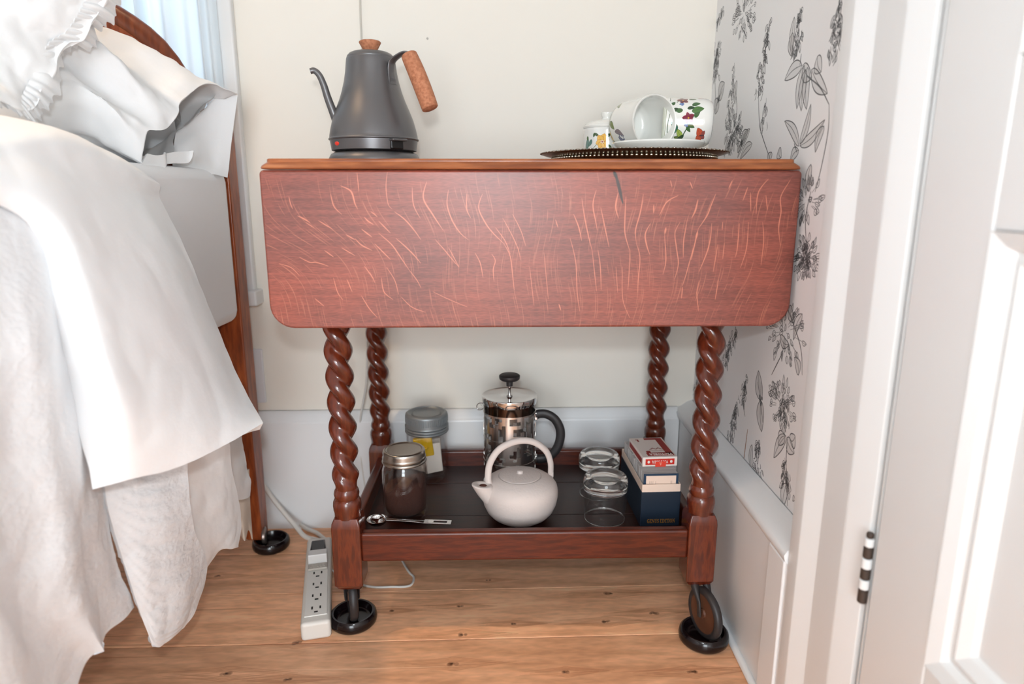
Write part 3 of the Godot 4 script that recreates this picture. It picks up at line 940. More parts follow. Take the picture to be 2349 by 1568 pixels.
	# a dark scorch near the top edge
	p.line([Vector2(1332, 7), Vector2(1346, 47), Vector2(1367, 122)], 5.0, 13.0, Color(0.20, 0.17, 0.16, 0.55))
	p.line([Vector2(1330, 7), Vector2(1340, 27)], 8.0, 14.0, Color(0.16, 0.15, 0.14, 0.5))
	return p.tex()


func twist_leg() -> ArrayMesh:   # axis at x 0, z 0; feet upwards
	var b := MB.new()
	b.rbox(Vector3(0, 0.663, 0), Vector3(0.044, 0.128, 0.044), 0.002)
	# twisted shaft, two strands
	var rows := []
	var y0 := 0.254; var y1 := 0.600
	var ny := 150
	for i in ny + 1:
		var y := lerpf(y0, y1, float(i) / ny)
		var fade := smoothstep(0.0, 0.028, y - y0) * smoothstep(0.0, 0.028, y1 - y)
		var r := PackedVector3Array()
		for j in 44:
			var f := TAU * j / 44
			var c := absf(cos(f + TAU * y / 0.0795))
			var rad := lerpf(0.0165, 0.0074 * c + sqrt(0.00018769 - 0.00005476 * (1.0 - c * c)), fade)
			r.append(Vector3(cos(f) * rad, y, -sin(f) * rad))
		rows.append(r)
	b.grid(rows, true)
	b.lathe([Vector2(0.0165, 0.256), Vector2(0.0185, 0.252), Vector2(0.0195, 0.247), Vector2(0.0185, 0.242), Vector2(0.0178, 0.240), Vector2(0.0192, 0.2385), Vector2(0.0212, 0.234), Vector2(0.0218, 0.228), Vector2(0.0212, 0.221), Vector2(0.0200, 0.2165), Vector2(0.0200, 0.209)], 36)
	# square block with chamfered shoulders
	var hs := [[0.088, 0.0135], [0.092, 0.0185], [0.099, 0.0222], [0.150, 0.0224], [0.196, 0.0224], [0.204, 0.0215], [0.211, 0.0185]]
	rows = []
	for h in hs:
		var r := PackedVector3Array()
		for q in rrect(h[1], h[1], 0.0024, 3): r.append(Vector3(q.x, h[0], -q.y))
		rows.append(r)
	b.grid(rows.slice(0, 3), true); b.grid(rows.slice(2, 5), true); b.grid(rows.slice(4, 7), true)
	for e in [0, 6]:
		var c := PackedVector3Array()
		for q in rows[e]: c.append(Vector3(0, q.y, 0))
		if e == 0: b.grid([c, rows[0]], true)
		else: b.grid([rows[6], c], true)
	return b.mesh()


func trolley() -> void:
	var t := thing("tea_trolley", "dark oak drop-leaf tea trolley on barley-twist legs, its front leaf hanging down", "trolley", Vector3(0.0205, 0, -0.96), deg_to_rad(1.3))
	# top with a moulded edge
	var b := MB.new()
	var ed := [[0.0035, 0.7305], [0.0005, 0.7312], [0.0, 0.7325], [0.001, 0.7350], [0.004, 0.7378], [0.0062, 0.7395], [0.0066, 0.7405], [0.0066, 0.7432], [0.0078, 0.7442]]
	var rows := []
	for e in ed:
		var r := PackedVector3Array()
		for q in rrect(0.3495 - e[0], 0.2060 - e[0], 0.006, 4): r.append(Vector3(q.x + 0.005, e[1], -q.y - 0.1265))
		rows.append(r)
	b.grid(rows.slice(0, 3), true); b.grid(rows.slice(2, 6), true); b.grid(rows.slice(5, 7), true); b.grid(rows.slice(6, 9), true)
	for e in [0, 8]:
		var c := PackedVector3Array()
		for q in rows[e]: c.append(Vector3(0.005, q.y, -0.1265))
		if e == 0: b.grid([c, rows[0]], true)
		else: b.grid([rows[8], c], true)
	obj("tabletop", b, M.top, t)
	# hanging leaves
	M.oak = mat(Color(0.95, 0.93, 0.93), 0.40)
	M.oak.albedo_texture = oak_tex()
	M.oak.clearcoat_enabled = true; M.oak.clearcoat = 0.16; M.oak.clearcoat_roughness = 0.42
	for k in 2:
		b = MB.new()
		var poly := rrect(0.352, 0.1035, 0.032, 8, 0.006)
		b.prism(poly, -0.008, 0.008, 0.0028, Rect2(-0.352, -0.1035, 0.704, 0.207))
		for i in b.v.size(): b.t[i] = Vector2((b.v[i].x + 0.352) / 0.704, (0.1035 - b.v[i].y) / 0.207)
		var lf := obj("drop_leaf", b, M.oak, t)
		lf.position = Vector3(0.005, 0.6262, 0.0685) if k == 0 else Vector3(0.005, 0.6255, -0.3245)
		if k == 1: lf.rotation.y = PI
	# frieze under the top
	box_obj("frieze", Vector3(0, 0.663, -0.155), Vector3(0.51, 0.124, 0.27), M.rail, t, 0.002)
	var leg := twist_leg()
	for p in [[-0.2775, 0.0], [0.2775, 0.0], [-0.2775, -0.31], [0.2775, -0.31]]:
		var o := obm("leg", leg, M.leg, t)
		o.position = Vector3(p[0], 0, p[1])
	# shelf: rails round three boards
	for r in [[Vector3(0, 0.1625, 0.010), Vector3(0.513, 0.049, 0.017)], [Vector3(0, 0.1645, -0.318), Vector3(0.513, 0.051, 0.017)]]:
		box_obj("shelf_rail", r[0], r[1], M.rail, t, 0.0045)
	M.rail_side = M.rail.duplicate()
	M.rail_side.uv1_scale = Vector3(16, 16, 2.0)
	for x in [-0.2745, 0.2745]:
		box_obj("shelf_rail", Vector3(x, 0.1625, -0.155), Vector3(0.017, 0.049, 0.268), M.rail_side, t, 0.0045)
	for z in [[0.002, -0.0935], [-0.0960, -0.2245], [-0.2270, -0.310]]:
		box_obj("shelf_board", Vector3(0, 0.152, (z[0] + z[1]) / 2), Vector3(0.535, 0.012, z[0] - z[1]), M.board, t, 0.0008)
	# castors: fork and wheel under each leg
	var tyre := mat(Color(0.17, 0.16, 0.165), 0.45)
	var disc := mat(Color(0.36, 0.22, 0.15), 0.5)
	for p in [[-0.2775, 0.0, -0.008, -0.029], [0.2775, 0.0, 0.009, 0.030], [-0.2775, -0.31, 0.012, 0.024], [0.2775, -0.31, -0.012, 0.024]]:
		var c := Node3D.new()
		c.name = "castor"
		c.position = Vector3(p[0], 0, p[1])
		t.add_child(c, true)
		var ax := Vector3(0.956, 0, -0.29)
		var bs := Basis(ax.cross(Vector3.UP).normalized() * -1.0, Vector3.UP, ax) # z along the axle
		var wc := Vector3(p[2], 0.049, p[3])
		b = MB.new()
		b.xf = Transform3D(bs, wc)
		b.xf = b.xf * Transform3D(Basis(Vector3.RIGHT, PI / 2), Vector3.ZERO)
		b.lathe([Vector2(0.0315, -0.0055), Vector2(0.036, -0.0072), Vector2(0.040, -0.0045), Vector2(0.041, 0), Vector2(0.040, 0.0045), Vector2(0.036, 0.0072), Vector2(0.0315, 0.0055)], 36, 80)
		obj("tyre", b, tyre, c)
		b = MB.new()
		b.xf = Transform3D(bs, wc) * Transform3D(Basis(Vector3.RIGHT, PI / 2), Vector3.ZERO)
		b.lathe([Vector2(0, -0.0075), Vector2(0.007, -0.007), Vector2(0.008, -0.004), Vector2(0.026, -0.003), Vector2(0.032, -0.005), Vector2(0.032, 0.005), Vector2(0.026, 0.003), Vector2(0.008, 0.004), Vector2(0.007, 0.007), Vector2(0, 0.0075)], 32)
		obj("wheel_disc", b, disc, c)
		b = MB.new()
		b.lathe([Vector2(0, 0.0915), Vector2(0.011, 0.0915), Vector2(0.013, 0.096), Vector2(0.013, 0.099), Vector2(0, 0.0995)], 16)
		for s in [-1.0, 1.0]:
			b.tube([Vector3(0, 0.094, 0) + ax * s * 0.006, Vector3(p[2] * 0.5, 0.088, p[3] * 0.45) + ax * s * 0.0105, Vector3(p[2] * 0.9, 0.068, p[3] * 0.9) + ax * s * 0.0110, wc + Vector3(0, -0.004, 0) + ax * s * 0.0105], [Vector2(0.006, 0.005), Vector2(0.0055, 0.007), Vector2(0.005, 0.0025), Vector2(0.005, 0.0022)], 10, true, ax)
		obj("fork", b, M.softblack, c)
	# floor cups under the castors
	var bt := Basis(Vector3.UP, deg_to_rad(1.3))
	var spots := [[-0.2775, 0.0, -0.008, -0.029, "black castor cup under the front left trolley wheel, beside the power strip"], [0.2775, 0.0, 0.009, 0.030, "black castor cup holding the large tilted trolley wheel near the skirting board"],
			[-0.2775, -0.31, 0.012, 0.024, "black castor cup at the back left, behind the power strip"], [0.2775, -0.31, -0.012, 0.024, "black castor cup at the back right corner of the room"]]
	for s in spots:
		var w: Vector3 = Vector3(0.0205, 0, -0.96) + bt * Vector3(s[0] + s[2], 0, s[1] + s[3])
		castor_cup(w, s[4])


func castor_cup(at: Vector3, label: String, k := 1.0) -> void:
	var b := MB.new()
	b.lathe([Vector2(0, 0.0), Vector2(0.035, 0.0), Vector2(0.0385, 0.004), Vector2(0.0395, 0.010), Vector2(0.038, 0.017), Vector2(0.0345, 0.0205), Vector2(0.0315, 0.020), Vector2(0.030, 0.016), Vector2(0.028, 0.009), Vector2(0.024, 0.0075), Vector2(0, 0.0075)], 44, 50)
	var o := obj("castor_cup", b, M.bakelite)
	o.position = at
	o.scale = Vector3(k, 1, k)
	tag(o, label, "castor cup", "castor cups on the floor")


func on_top() -> void:
	var T := 0.7442
	# ---- kettle on its power base
	var kx := Vector3(-0.2195, T, -1.10)
	var pb := thing("power_base", "dark grey round power base under the kettle on the trolley top", "kettle base", kx)
	var b := MB.new()
	b.lathe([Vector2(0, 0), Vector2(0.066, 0), Vector2(0.0715, 0.004), Vector2(0.0715, 0.010), Vector2(0.068, 0.0165), Vector2(0.062, 0.0195), Vector2(0, 0.0200)], 56)
	obj("base_plate", b, M.kettle, pb)
	b = MB.new()   # its lead drops behind the trolley to the strip on the floor
	var lead := [Vector3(-0.05, 0.006, -0.045), Vector3(-0.075, 0.004, -0.10), Vector3(-0.082, 0.004, -0.185), Vector3(-0.083, 0.008, -0.205), Vector3(-0.083, -0.03, -0.2155), Vector3(-0.076, -0.2, -0.215), Vector3(-0.078, -0.40, -0.212), Vector3(-0.095, -0.50, -0.208), Vector3(-0.098, -0.58, -0.207), Vector3(-0.08, -0.70, -0.195), Vector3(-0.02, -0.741, -0.12), Vector3(0.021, -0.742, -0.035), Vector3(0.036, -0.742, -0.010), Vector3(0.033, -0.742, 0.016), Vector3(0.002, -0.742, 0.020), Vector3(-0.05, -0.742, 0.016), Vector3(-0.12, -0.740, -0.03), Vector3(-0.137, -0.722, -0.045)]
	b.tube(Array(spline(lead, 150)), 0.0021, 8)
	obj("lead", b, mat(Color(0.85, 0.84, 0.82), 0.4), pb)
	var k := thing("kettle", "matte dark grey gooseneck kettle with cork coloured handle and knob", "kettle", kx + Vector3(0, 0.0203, 0))
	b = MB.new()
	b.lathe([Vector2(0, 0.0), Vector2(0.060, 0.0), Vector2(0.0665, 0.002), Vector2(0.0685, 0.0165), Vector2(0.0685, 0.0170)], 64)
	b.lathe([Vector2(0.0685, 0.0170), Vector2(0.0703, 0.0180), Vector2(0.0706, 0.0192), Vector2(0.0700, 0.0203), Vector2(0.0690, 0.0210), Vector2(0.0686, 0.0250), Vector2(0.0667, 0.034), Vector2(0.0630, 0.048), Vector2(0.0572, 0.063), Vector2(0.0512, 0.077), Vector2(0.0463, 0.091), Vector2(0.0425, 0.105), Vector2(0.0398, 0.119), Vector2(0.0382, 0.132), Vector2(0.0373, 0.1385), Vector2(0.0366, 0.1398)], 72, 60)
	obj("body", b, M.kettle, k)
	b = MB.new()
	b.lathe([Vector2(0.035, 0.1375), Vector2(0.0366, 0.1402), Vector2(0.0355, 0.1430), Vector2(0.0325, 0.1462), Vector2(0.028, 0.1482), Vector2(0.015, 0.1502), Vector2(0, 0.1506)], 56, 60)
	var lid := obj("lid", b, M.kettle, k)
	b = MB.new()
	b.lathe([Vector2(0, 0.1495), Vector2(0.0095, 0.1495), Vector2(0.0105, 0.1515), Vector2(0.0168, 0.1625), Vector2(0.0166, 0.1640), Vector2(0.0150, 0.1652), Vector2(0, 0.1656)], 32)
	obj("knob", b, M.cork, lid)
	b = MB.new()
	var sp := spline([Vector3(-0.054, 0.044, 0.012), Vector3(-0.060, 0.062, 0.014), Vector3(-0.0665, 0.082, 0.015), Vector3(-0.0705, 0.098, 0.016), Vector3(-0.0765, 0.113, 0.017), Vector3(-0.0835, 0.1195, 0.018), Vector3(-0.0895, 0.1185, 0.019)], 40)
	var rad := []
	for i in sp.size(): rad.append(lerpf(0.0078, 0.0042, pow(float(i) / (sp.size() - 1), 0.5)))
	b.tube(Array(sp), rad, 16)
	obj("spout", b, M.kettle, k)
	var dir := Vector3(0.86, 0, 0.51).normalized()
	var at := func(r: float, y: float) -> Vector3: return dir * r + Vector3(0, y, 0)
	b = MB.new()
	var path := spline([at.call(0.0435, 0.099), at.call(0.0410, 0.112), at.call(0.0405, 0.124), at.call(0.044, 0.1325), at.call(0.055, 0.1385), at.call(0.068, 0.1420), at.call(0.078, 0.139), at.call(0.086, 0.128)], 36)
	rad = []
	for i in path.size(): rad.append(Vector2(lerpf(0.0085, 0.0062, float(i) / 36), 0.0024 if i > 2 else 0.001))
	b.tube(Array(path), rad, 14, true, dir)
	obj("handle_bracket", b, M.kettle, k)
	b = MB.new()
	path = spline([at.call(0.0750, 0.1405), at.call(0.0780, 0.1340), at.call(0.088, 0.115), at.call(0.0995, 0.091), at.call(0.111, 0.065), at.call(0.114, 0.058)], 30)
	rad = []
	for i in path.size():
		var f := float(i) / 30
		var e := sqrt(clampf(minf(f / 0.10, (1.0 - f) / 0.10), 0.0, 1.0) * (2.0 - clampf(minf(f / 0.10, (1.0 - f) / 0.10), 0.0, 1.0)))
		rad.append(Vector2(1, 1.08) * lerpf(0.0108, 0.0124, sin(PI * clampf(f * 0.9, 0, 1))) * maxf(e, 0.05))
	b.tube(Array(path), rad, 22)
	obj("grip", b, M.cork, k)
	b = MB.new()
	var li := Basis(Vector3.UP, -0.78)
	b.xf = Transform3D(li, li * Vector3(0, 0.0105, 0.0672))
	b.ball(Vector3.ZERO, Vector3(0.0062, 0.0034, 0.0016), 16, 8)
	var red := mat(Color(0.9, 0.22, 0.14), 0.3)
	obj("indicator", b, red, k)
	b = MB.new()
	li = Basis(Vector3.UP, 0.72)
	b.xf = Transform3D(li, Vector3.ZERO)
	b.rbox(Vector3(0, 0.0085, 0.0665), Vector3(0.022, 0.014, 0.006), 0.002)
	obj("switch_recess", b, M.black, k)
	b = MB.new()
	b.xf = Transform3D(li, Vector3.ZERO)
	b.rbox(Vector3(0, 0.0150, 0.0715), Vector3(0.026, 0.0034, 0.013), 0.0016)
	obj("switch_lever", b, M.kettle, k)
	# ---- silver tray
	var tc := Vector3(0.197, T, -1.12)
	var tr := thing("silver_tray", "round tarnished silver tray with a beaded rim on the right of the trolley top", "tray", tc)
	b = MB.new()
	b.lathe([Vector2(0, 0.001), Vector2(0.108, 0.0), Vector2(0.113, 0.0008), Vector2(0.118, 0.0045), Vector2(0.123, 0.0095), Vector2(0.131, 0.0130), Vector2(0.142, 0.0158), Vector2(0.1485, 0.0178), Vector2(0.1490, 0.0188), Vector2(0.1480, 0.0195), Vector2(0.140, 0.0178), Vector2(0.128, 0.0145), Vector2(0.120, 0.0092), Vector2(0.114, 0.0068), Vector2(0, 0.0065)], 96, 60)
	obj("dish", b, M.silver, tr)
	b = MB.new()
	for i in 118:
		var f := TAU * i / 118
		b.ball(Vector3(cos(f) * 0.1310, 0.0108, sin(f) * 0.1310), Vector3.ONE * 0.0026, 8, 5)
	var silver2 := mat(Color(0.80, 0.77, 0.70), 0.2, 1.0)
	obj("beading", b, silver2, tr)
	b = MB.new()
	for i in 84:
		var f := TAU * i / 84
		b.ball(Vector3(cos(f) * 0.1475, 0.0192, sin(f) * 0.1475), Vector3(0.0042, 0.0014, 0.0042), 8, 4)
	obj("scalloped_edge", b, M.silver, tr)
	# ---- saucer
	var sc := Vector3(0.230, T + 0.0068, -1.085)
	var sa := thing("saucer", "white china saucer lying on the silver tray under the two mugs", "saucer", sc)
	b = MB.new()
	b.lathe([Vector2(0, 0.002), Vector2(0.040, 0.002), Vector2(0.041, 0.0), Vector2(0.045, 0.0), Vector2(0.048, 0.005), Vector2(0.060, 0.0145), Vector2(0.070, 0.0220), Vector2(0.0722, 0.0255), Vector2(0.0712, 0.0278), Vector2(0.0685, 0.0272), Vector2(0.058, 0.0200), Vector2(0.046, 0.0140), Vector2(0, 0.0128)], 64, 50)
	obj("dish", b, M.china, sa)
	# ---- two mugs on their sides
	var sy := T + 0.0068 + 0.0265
	var mug_prof := [Vector2(0, 0.0), Vector2(0.025, 0.0), Vector2(0.030, 0.002), Vector2(0.0335, 0.008), Vector2(0.0350, 0.016), Vector2(0.0352, 0.060), Vector2(0.0360, 0.0715), Vector2(0.0368, 0.0735), Vector2(0.0360, 0.0750), Vector2(0.0343, 0.0742), Vector2(0.0328, 0.068), Vector2(0.0325, 0.018), Vector2(0.0300, 0.0085), Vector2(0.024, 0.0050), Vector2(0, 0.0045)]
	var m1 := thing("mug", "white china mug lying on its side with its open mouth facing out", "mug", Vector3.ZERO, 0.0, "painted mugs on the saucer")
	b = MB.new()
	b.lathe(mug_prof, 64, 50)
	paint_outside(b, 0.075)
	var china1: StandardMaterial3D = M.china.duplicate()
	china1.albedo_texture = mug_tex(true)
	china1.albedo_color = Color(1, 1, 1)
	obj("mug_body", b, china1, m1)
	var d1 := Vector3(0.40, 0.0, 0.917)
	m1.transform = Transform3D(turn_to(d1, 1.35).scaled_local(Vector3.ONE * 1.08), Vector3(0.2150, sy + 0.0405 - 0.012, -1.043) - d1 * 0.081)
	var m2 := thing("mug_001", "white china mug lying on its side, painted with flowers and a red butterfly", "mug", Vector3.ZERO, 0.0, "painted mugs on the saucer")
	b = MB.new()
	var prof2 := []
	for q in mug_prof: prof2.append(Vector2(q.x * 1.06, q.y * 1.02))
	b.lathe(prof2, 64, 50)
	paint_outside(b, 0.0765)
	var china2: StandardMaterial3D = M.china.duplicate()
	china2.albedo_texture = mug_tex(false)
	china2.albedo_color = Color(1, 1, 1)
	obj("mug_body", b, china2, m2)
	var d2 := Vector3(-0.985, 0.03, -0.17).normalized()
	m2.transform = Transform3D(turn_to(d2, -0.45), Vector3(0.3125, sy + 0.039 - 0.009, -1.089))
	# ---- lidded sugar pot
	var su := thing("sugar_pot", "lidded white china pot painted with a yellow flower, behind the mugs", "pot", Vector3(0.160, T + 0.0066, -1.165), 1.72)
	b = MB.new()
	b.lathe([Vector2(0, 0.002), Vector2(0.030, 0.0), Vector2(0.036, 0.002), Vector2(0.0385, 0.008), Vector2(0.0392, 0.050), Vector2(0.0400, 0.0535), Vector2(0.0385, 0.0555), Vector2(0.0370, 0.050), Vector2(0.036, 0.01), Vector2(0, 0.006)], 56, 50)
	paint_outside(b, 0.056)
	var china3: StandardMaterial3D = M.china.duplicate()
	china3.albedo_texture = pot_tex()
	china3.albedo_color = Color(1, 1, 1)
	obj("pot_body", b, china3, su)
	b = MB.new()
	b.lathe([Vector2(0.036, 0.0535), Vector2(0.0405, 0.0560), Vector2(0.0410, 0.0585), Vector2(0.0395, 0.0605), Vector2(0.0380, 0.0612), Vector2(0.0375, 0.0625), Vector2(0.030, 0.0670), Vector2(0.014, 0.0695), Vector2(0.0100, 0.0705), Vector2(0.0092, 0.0735), Vector2(0.0112, 0.0790), Vector2(0.0108, 0.0815), Vector2(0, 0.0830)], 48, 40)
	obj("pot_lid", b, M.china, su)
	# ---- wire down the wall
	b = MB.new()
	b.tube(Array(spline([Vector3(-0.282, 2.2, -1.3225), Vector3(-0.279, 1.6, -1.3225), Vector3(-0.278, 1.15, -1.3225), Vector3(-0.2795, 1.0, -1.3225), Vector3(-0.2785, 0.9, -1.3225), Vector3(-0.279, 0.76, -1.3215)], 50)), 0.0016, 8)
	tag(obj("wall_wire", b, mat(Color(0.80, 0.78, 0.74), 0.5)), "thin pale wire running down the cream wall behind the kettle", "wire")


func paint_outside(b: MB, high: float) -> void:   # the print is on the outside only
	for i in b.v.size():
		var p := b.v[i]
		var out := p.x * b.n[i].x + p.z * b.n[i].z
		b.t[i] = Vector2(b.t[i].x, clampf(p.y / high, 0.0, 0.93)) if out > 0.0 else Vector2(0.5, 0.985)


func turn_to(d: Vector3, roll: float) -> Basis:  # y axis along d
	var x := d.cross(Vector3.UP).normalized()
	var bs := Basis(x, d, x.cross(d))
	return bs * Basis(Vector3.UP, roll)


func mug_tex(first: bool) -> ImageTexture:
	var p := Paint.new(768, 340, Color(0.94, 0.935, 0.91))
	var g := Color(0.24, 0.40, 0.20, 1); var dg := Color(0.14, 0.27, 0.14, 1); var ol := Color(0.44, 0.50, 0.24, 1); var tl := Color(0.22, 0.45, 0.38, 1)
	if first:
		for y in [14, 20]: p.line([Vector2(0, y + 26), Vector2(767, y + 26)], 5, 7, ol)
		for k in 7:
			var x := 40.0 + k * 110.0
			p.leaf(Vector2(x, 46), Vector2(x + 40, 110), 30, ol, dg, 4)
			p.leaf(Vector2(x - 20, 46), Vector2(x - 50, 38), 14, ol, dg)
		for k in 3:
			var c := Vector2(130.0 + k * 256.0, 110)
			p.leaf(c, c + Vector2(26, 90), 26, Color(0.55, 0.50, 0.52), Color(0.35, 0.32, 0.36), 8)
			p.leaf(c + Vector2(30, 20), c + Vector2(60, 70), 30, Color(0.42, 0.44, 0.56), Color(0.3, 0.3, 0.38), -4)
			for j in 8: p.dot(c + Vector2(rng.randf_range(10, 50), rng.randf_range(20, 80)), 5, Color(0.36, 0.38, 0.48))
		return p.tex()
	for k in 3:   # the same spray three times round; v runs from the foot to the rim
		var o := Vector2(k * 256.0, 0)
		var st := [o + Vector2(30, 250), o + Vector2(70, 215), o + Vector2(120, 190), o + Vector2(170, 160), o + Vector2(215, 130)]
		p.line(st, 4, 6, dg)
		p.line([o + Vector2(20, 300), o + Vector2(60, 290), o + Vector2(150, 300), o + Vector2(220, 290)], 2, 4, dg)
		for f in [[o + Vector2(196, 170), Color(0.48, 0.10, 0.22), Color(0.62, 0.19, 0.30)], [o + Vector2(50, 210), Color(0.42, 0.15, 0.18), Color(0.50, 0.22, 0.24)]]:
			for a in 5: p.leaf(f[0], f[0] + Vector2(cos(a * 1.256 + 0.3) * 30, sin(a * 1.256 + 0.3) * 42), 25, f[1], f[2])
			p.dot(f[0], 5, Color(0.85, 0.65, 0.2))
			p.leaf(f[0] + Vector2(-26, -4), f[0] + Vector2(-44, 10), 16, Color(0.45, 0.57, 0.78), Color(0.25, 0.32, 0.5))
			p.leaf(f[0] + Vector2(-28, 4), f[0] + Vector2(-38, 24), 14, Color(0.52, 0.64, 0.82), Color(0.25, 0.32, 0.5))
		for f in [[Vector2(90, 205), Vector2(100, 255), 20, ol], [Vector2(100, 200), Vector2(142, 240), 24, Color(0.62, 0.70, 0.30)], [Vector2(110, 190), Vector2(80, 240), 16, dg], [Vector2(140, 235), Vector2(175, 280), 24, tl], [Vector2(120, 255), Vector2(165, 250), 22, tl], [Vector2(150, 180), Vector2(128, 150), 14, g], [Vector2(160, 170), Vector2(150, 125), 14, g],
				[Vector2(200, 130), Vector2(236, 95), 22, g], [Vector2(230, 150), Vector2(246, 70), 26, Color(0.30, 0.47, 0.22)], [Vector2(235, 210), Vector2(238, 265), 18, g], [Vector2(10, 150), Vector2(22, 95), 18, g], [Vector2(60, 170), Vector2(62, 120), 13, g], [Vector2(225, 280), Vector2(245, 240), 15, dg], [Vector2(30, 262), Vector2(10, 292), 14, g], [Vector2(245, 180), Vector2(250, 130), 14, dg]]:
			p.leaf(o + f[0], o + f[1], f[2] * 1.35, f[3], dg, 3)
		var bf := o + Vector2(110, 70)
		p.leaf(bf, bf + Vector2(-38, 34), 40, Color(0.76, 0.30, 0.17), Color(0.4, 0.16, 0.14), -4)
		p.leaf(bf, bf + Vector2(38, 34), 40, Color(0.76, 0.30, 0.17), Color(0.4, 0.16, 0.14), 4)
		p.leaf(bf, bf + Vector2(-24, -16), 22, Color(0.58, 0.28, 0.24), Color(0.35, 0.2, 0.25))
		p.leaf(bf, bf + Vector2(24, -16), 22, Color(0.58, 0.28, 0.24), Color(0.35, 0.2, 0.25))
		p.line([bf + Vector2(0, -14), bf + Vector2(0, 16)], 4, 6, Color(0.30, 0.2, 0.22))
	for y in [312, 318]: p.line([Vector2(0, y), Vector2(767, y)], 2, 3, Color(0.6, 0.62, 0.5))
	return p.tex()


func pot_tex() -> ImageTexture:
	var p := Paint.new(1024, 256, Color(0.94, 0.935, 0.915))
	for k in 4:
		var o := Vector2(k * 256.0, 62)
		var dk := Color(0.2, 0.32, 0.16)
		p.line([o + Vector2(90, 20), o + Vector2(140, 70), o + Vector2(170, 110)], 2, 3, dk)
		p.line([o + Vector2(60, 40), o + Vector2(80, 90)], 2, 3, dk)
		for f in [[Vector2(40, 20), Vector2(62, 120), 40, Color(0.36, 0.52, 0.50)], [Vector2(62, 110), Vector2(40, 40), 30, Color(0.42, 0.58, 0.56)], [Vector2(95, 105), Vector2(70, 55), 26, Color(0.40, 0.55, 0.53)], [Vector2(55, 130), Vector2(50, 100), 20, Color(0.34, 0.46, 0.28)], [Vector2(150, 130), Vector2(118, 150), 18, dk], [Vector2(118, 150), Vector2(112, 120), 14, dk], [Vector2(205, 120), Vector2(235, 140), 24, dk], [Vector2(210, 60), Vector2(244, 40), 18, dk]]:
			p.leaf(o + f[0], o + f[1], f[2], f[3], dk, 2)
		var c := o + Vector2(178, 85)
		for a in 6: p.leaf(c, c + Vector2(cos(a * 1.047 + 0.2) * 48, sin(a * 1.047 + 0.2) * 62), 46, Color(0.95, 0.74, 0.32), Color(0.80, 0.52, 0.20), 0, 2.0)
		p.dot(c, 13, Color(0.97, 0.90, 0.72)); p.dot(c, 6, Color(0.62, 0.20, 0.16))
		for a in 6: p.dot(c + Vector2(cos(a * 1.047), sin(a * 1.047)) * 13, 2.5, Color(0.70, 0.25, 0.16))
	return p.tex()


func jar_glass(r: float, h: float, neck: float) -> MB:
	var b := MB.new()
	b.lathe([Vector2(0, 0.004), Vector2(r * 0.62, 0.003), Vector2(r * 0.80, 0.0), Vector2(r * 0.92, 0.002), Vector2(r * 0.99, 0.010), Vector2(r, 0.018), Vector2(r, h * 0.70), Vector2(r * 0.985, h * 0.78), Vector2(r * 0.93, h * 0.85), Vector2(neck, h * 0.90), Vector2(neck, h), Vector2(neck - 0.003, h),
		Vector2(neck - 0.0032, h * 0.895), Vector2(r * 0.90, h * 0.84), Vector2(r * 0.945, h * 0.77), Vector2(r - 0.0024, h * 0.69), Vector2(r - 0.0024, 0.02), Vector2(r * 0.93, 0.012), Vector2(r * 0.8, 0.0075), Vector2(0, 0.0085)], 64, 70)
	return b


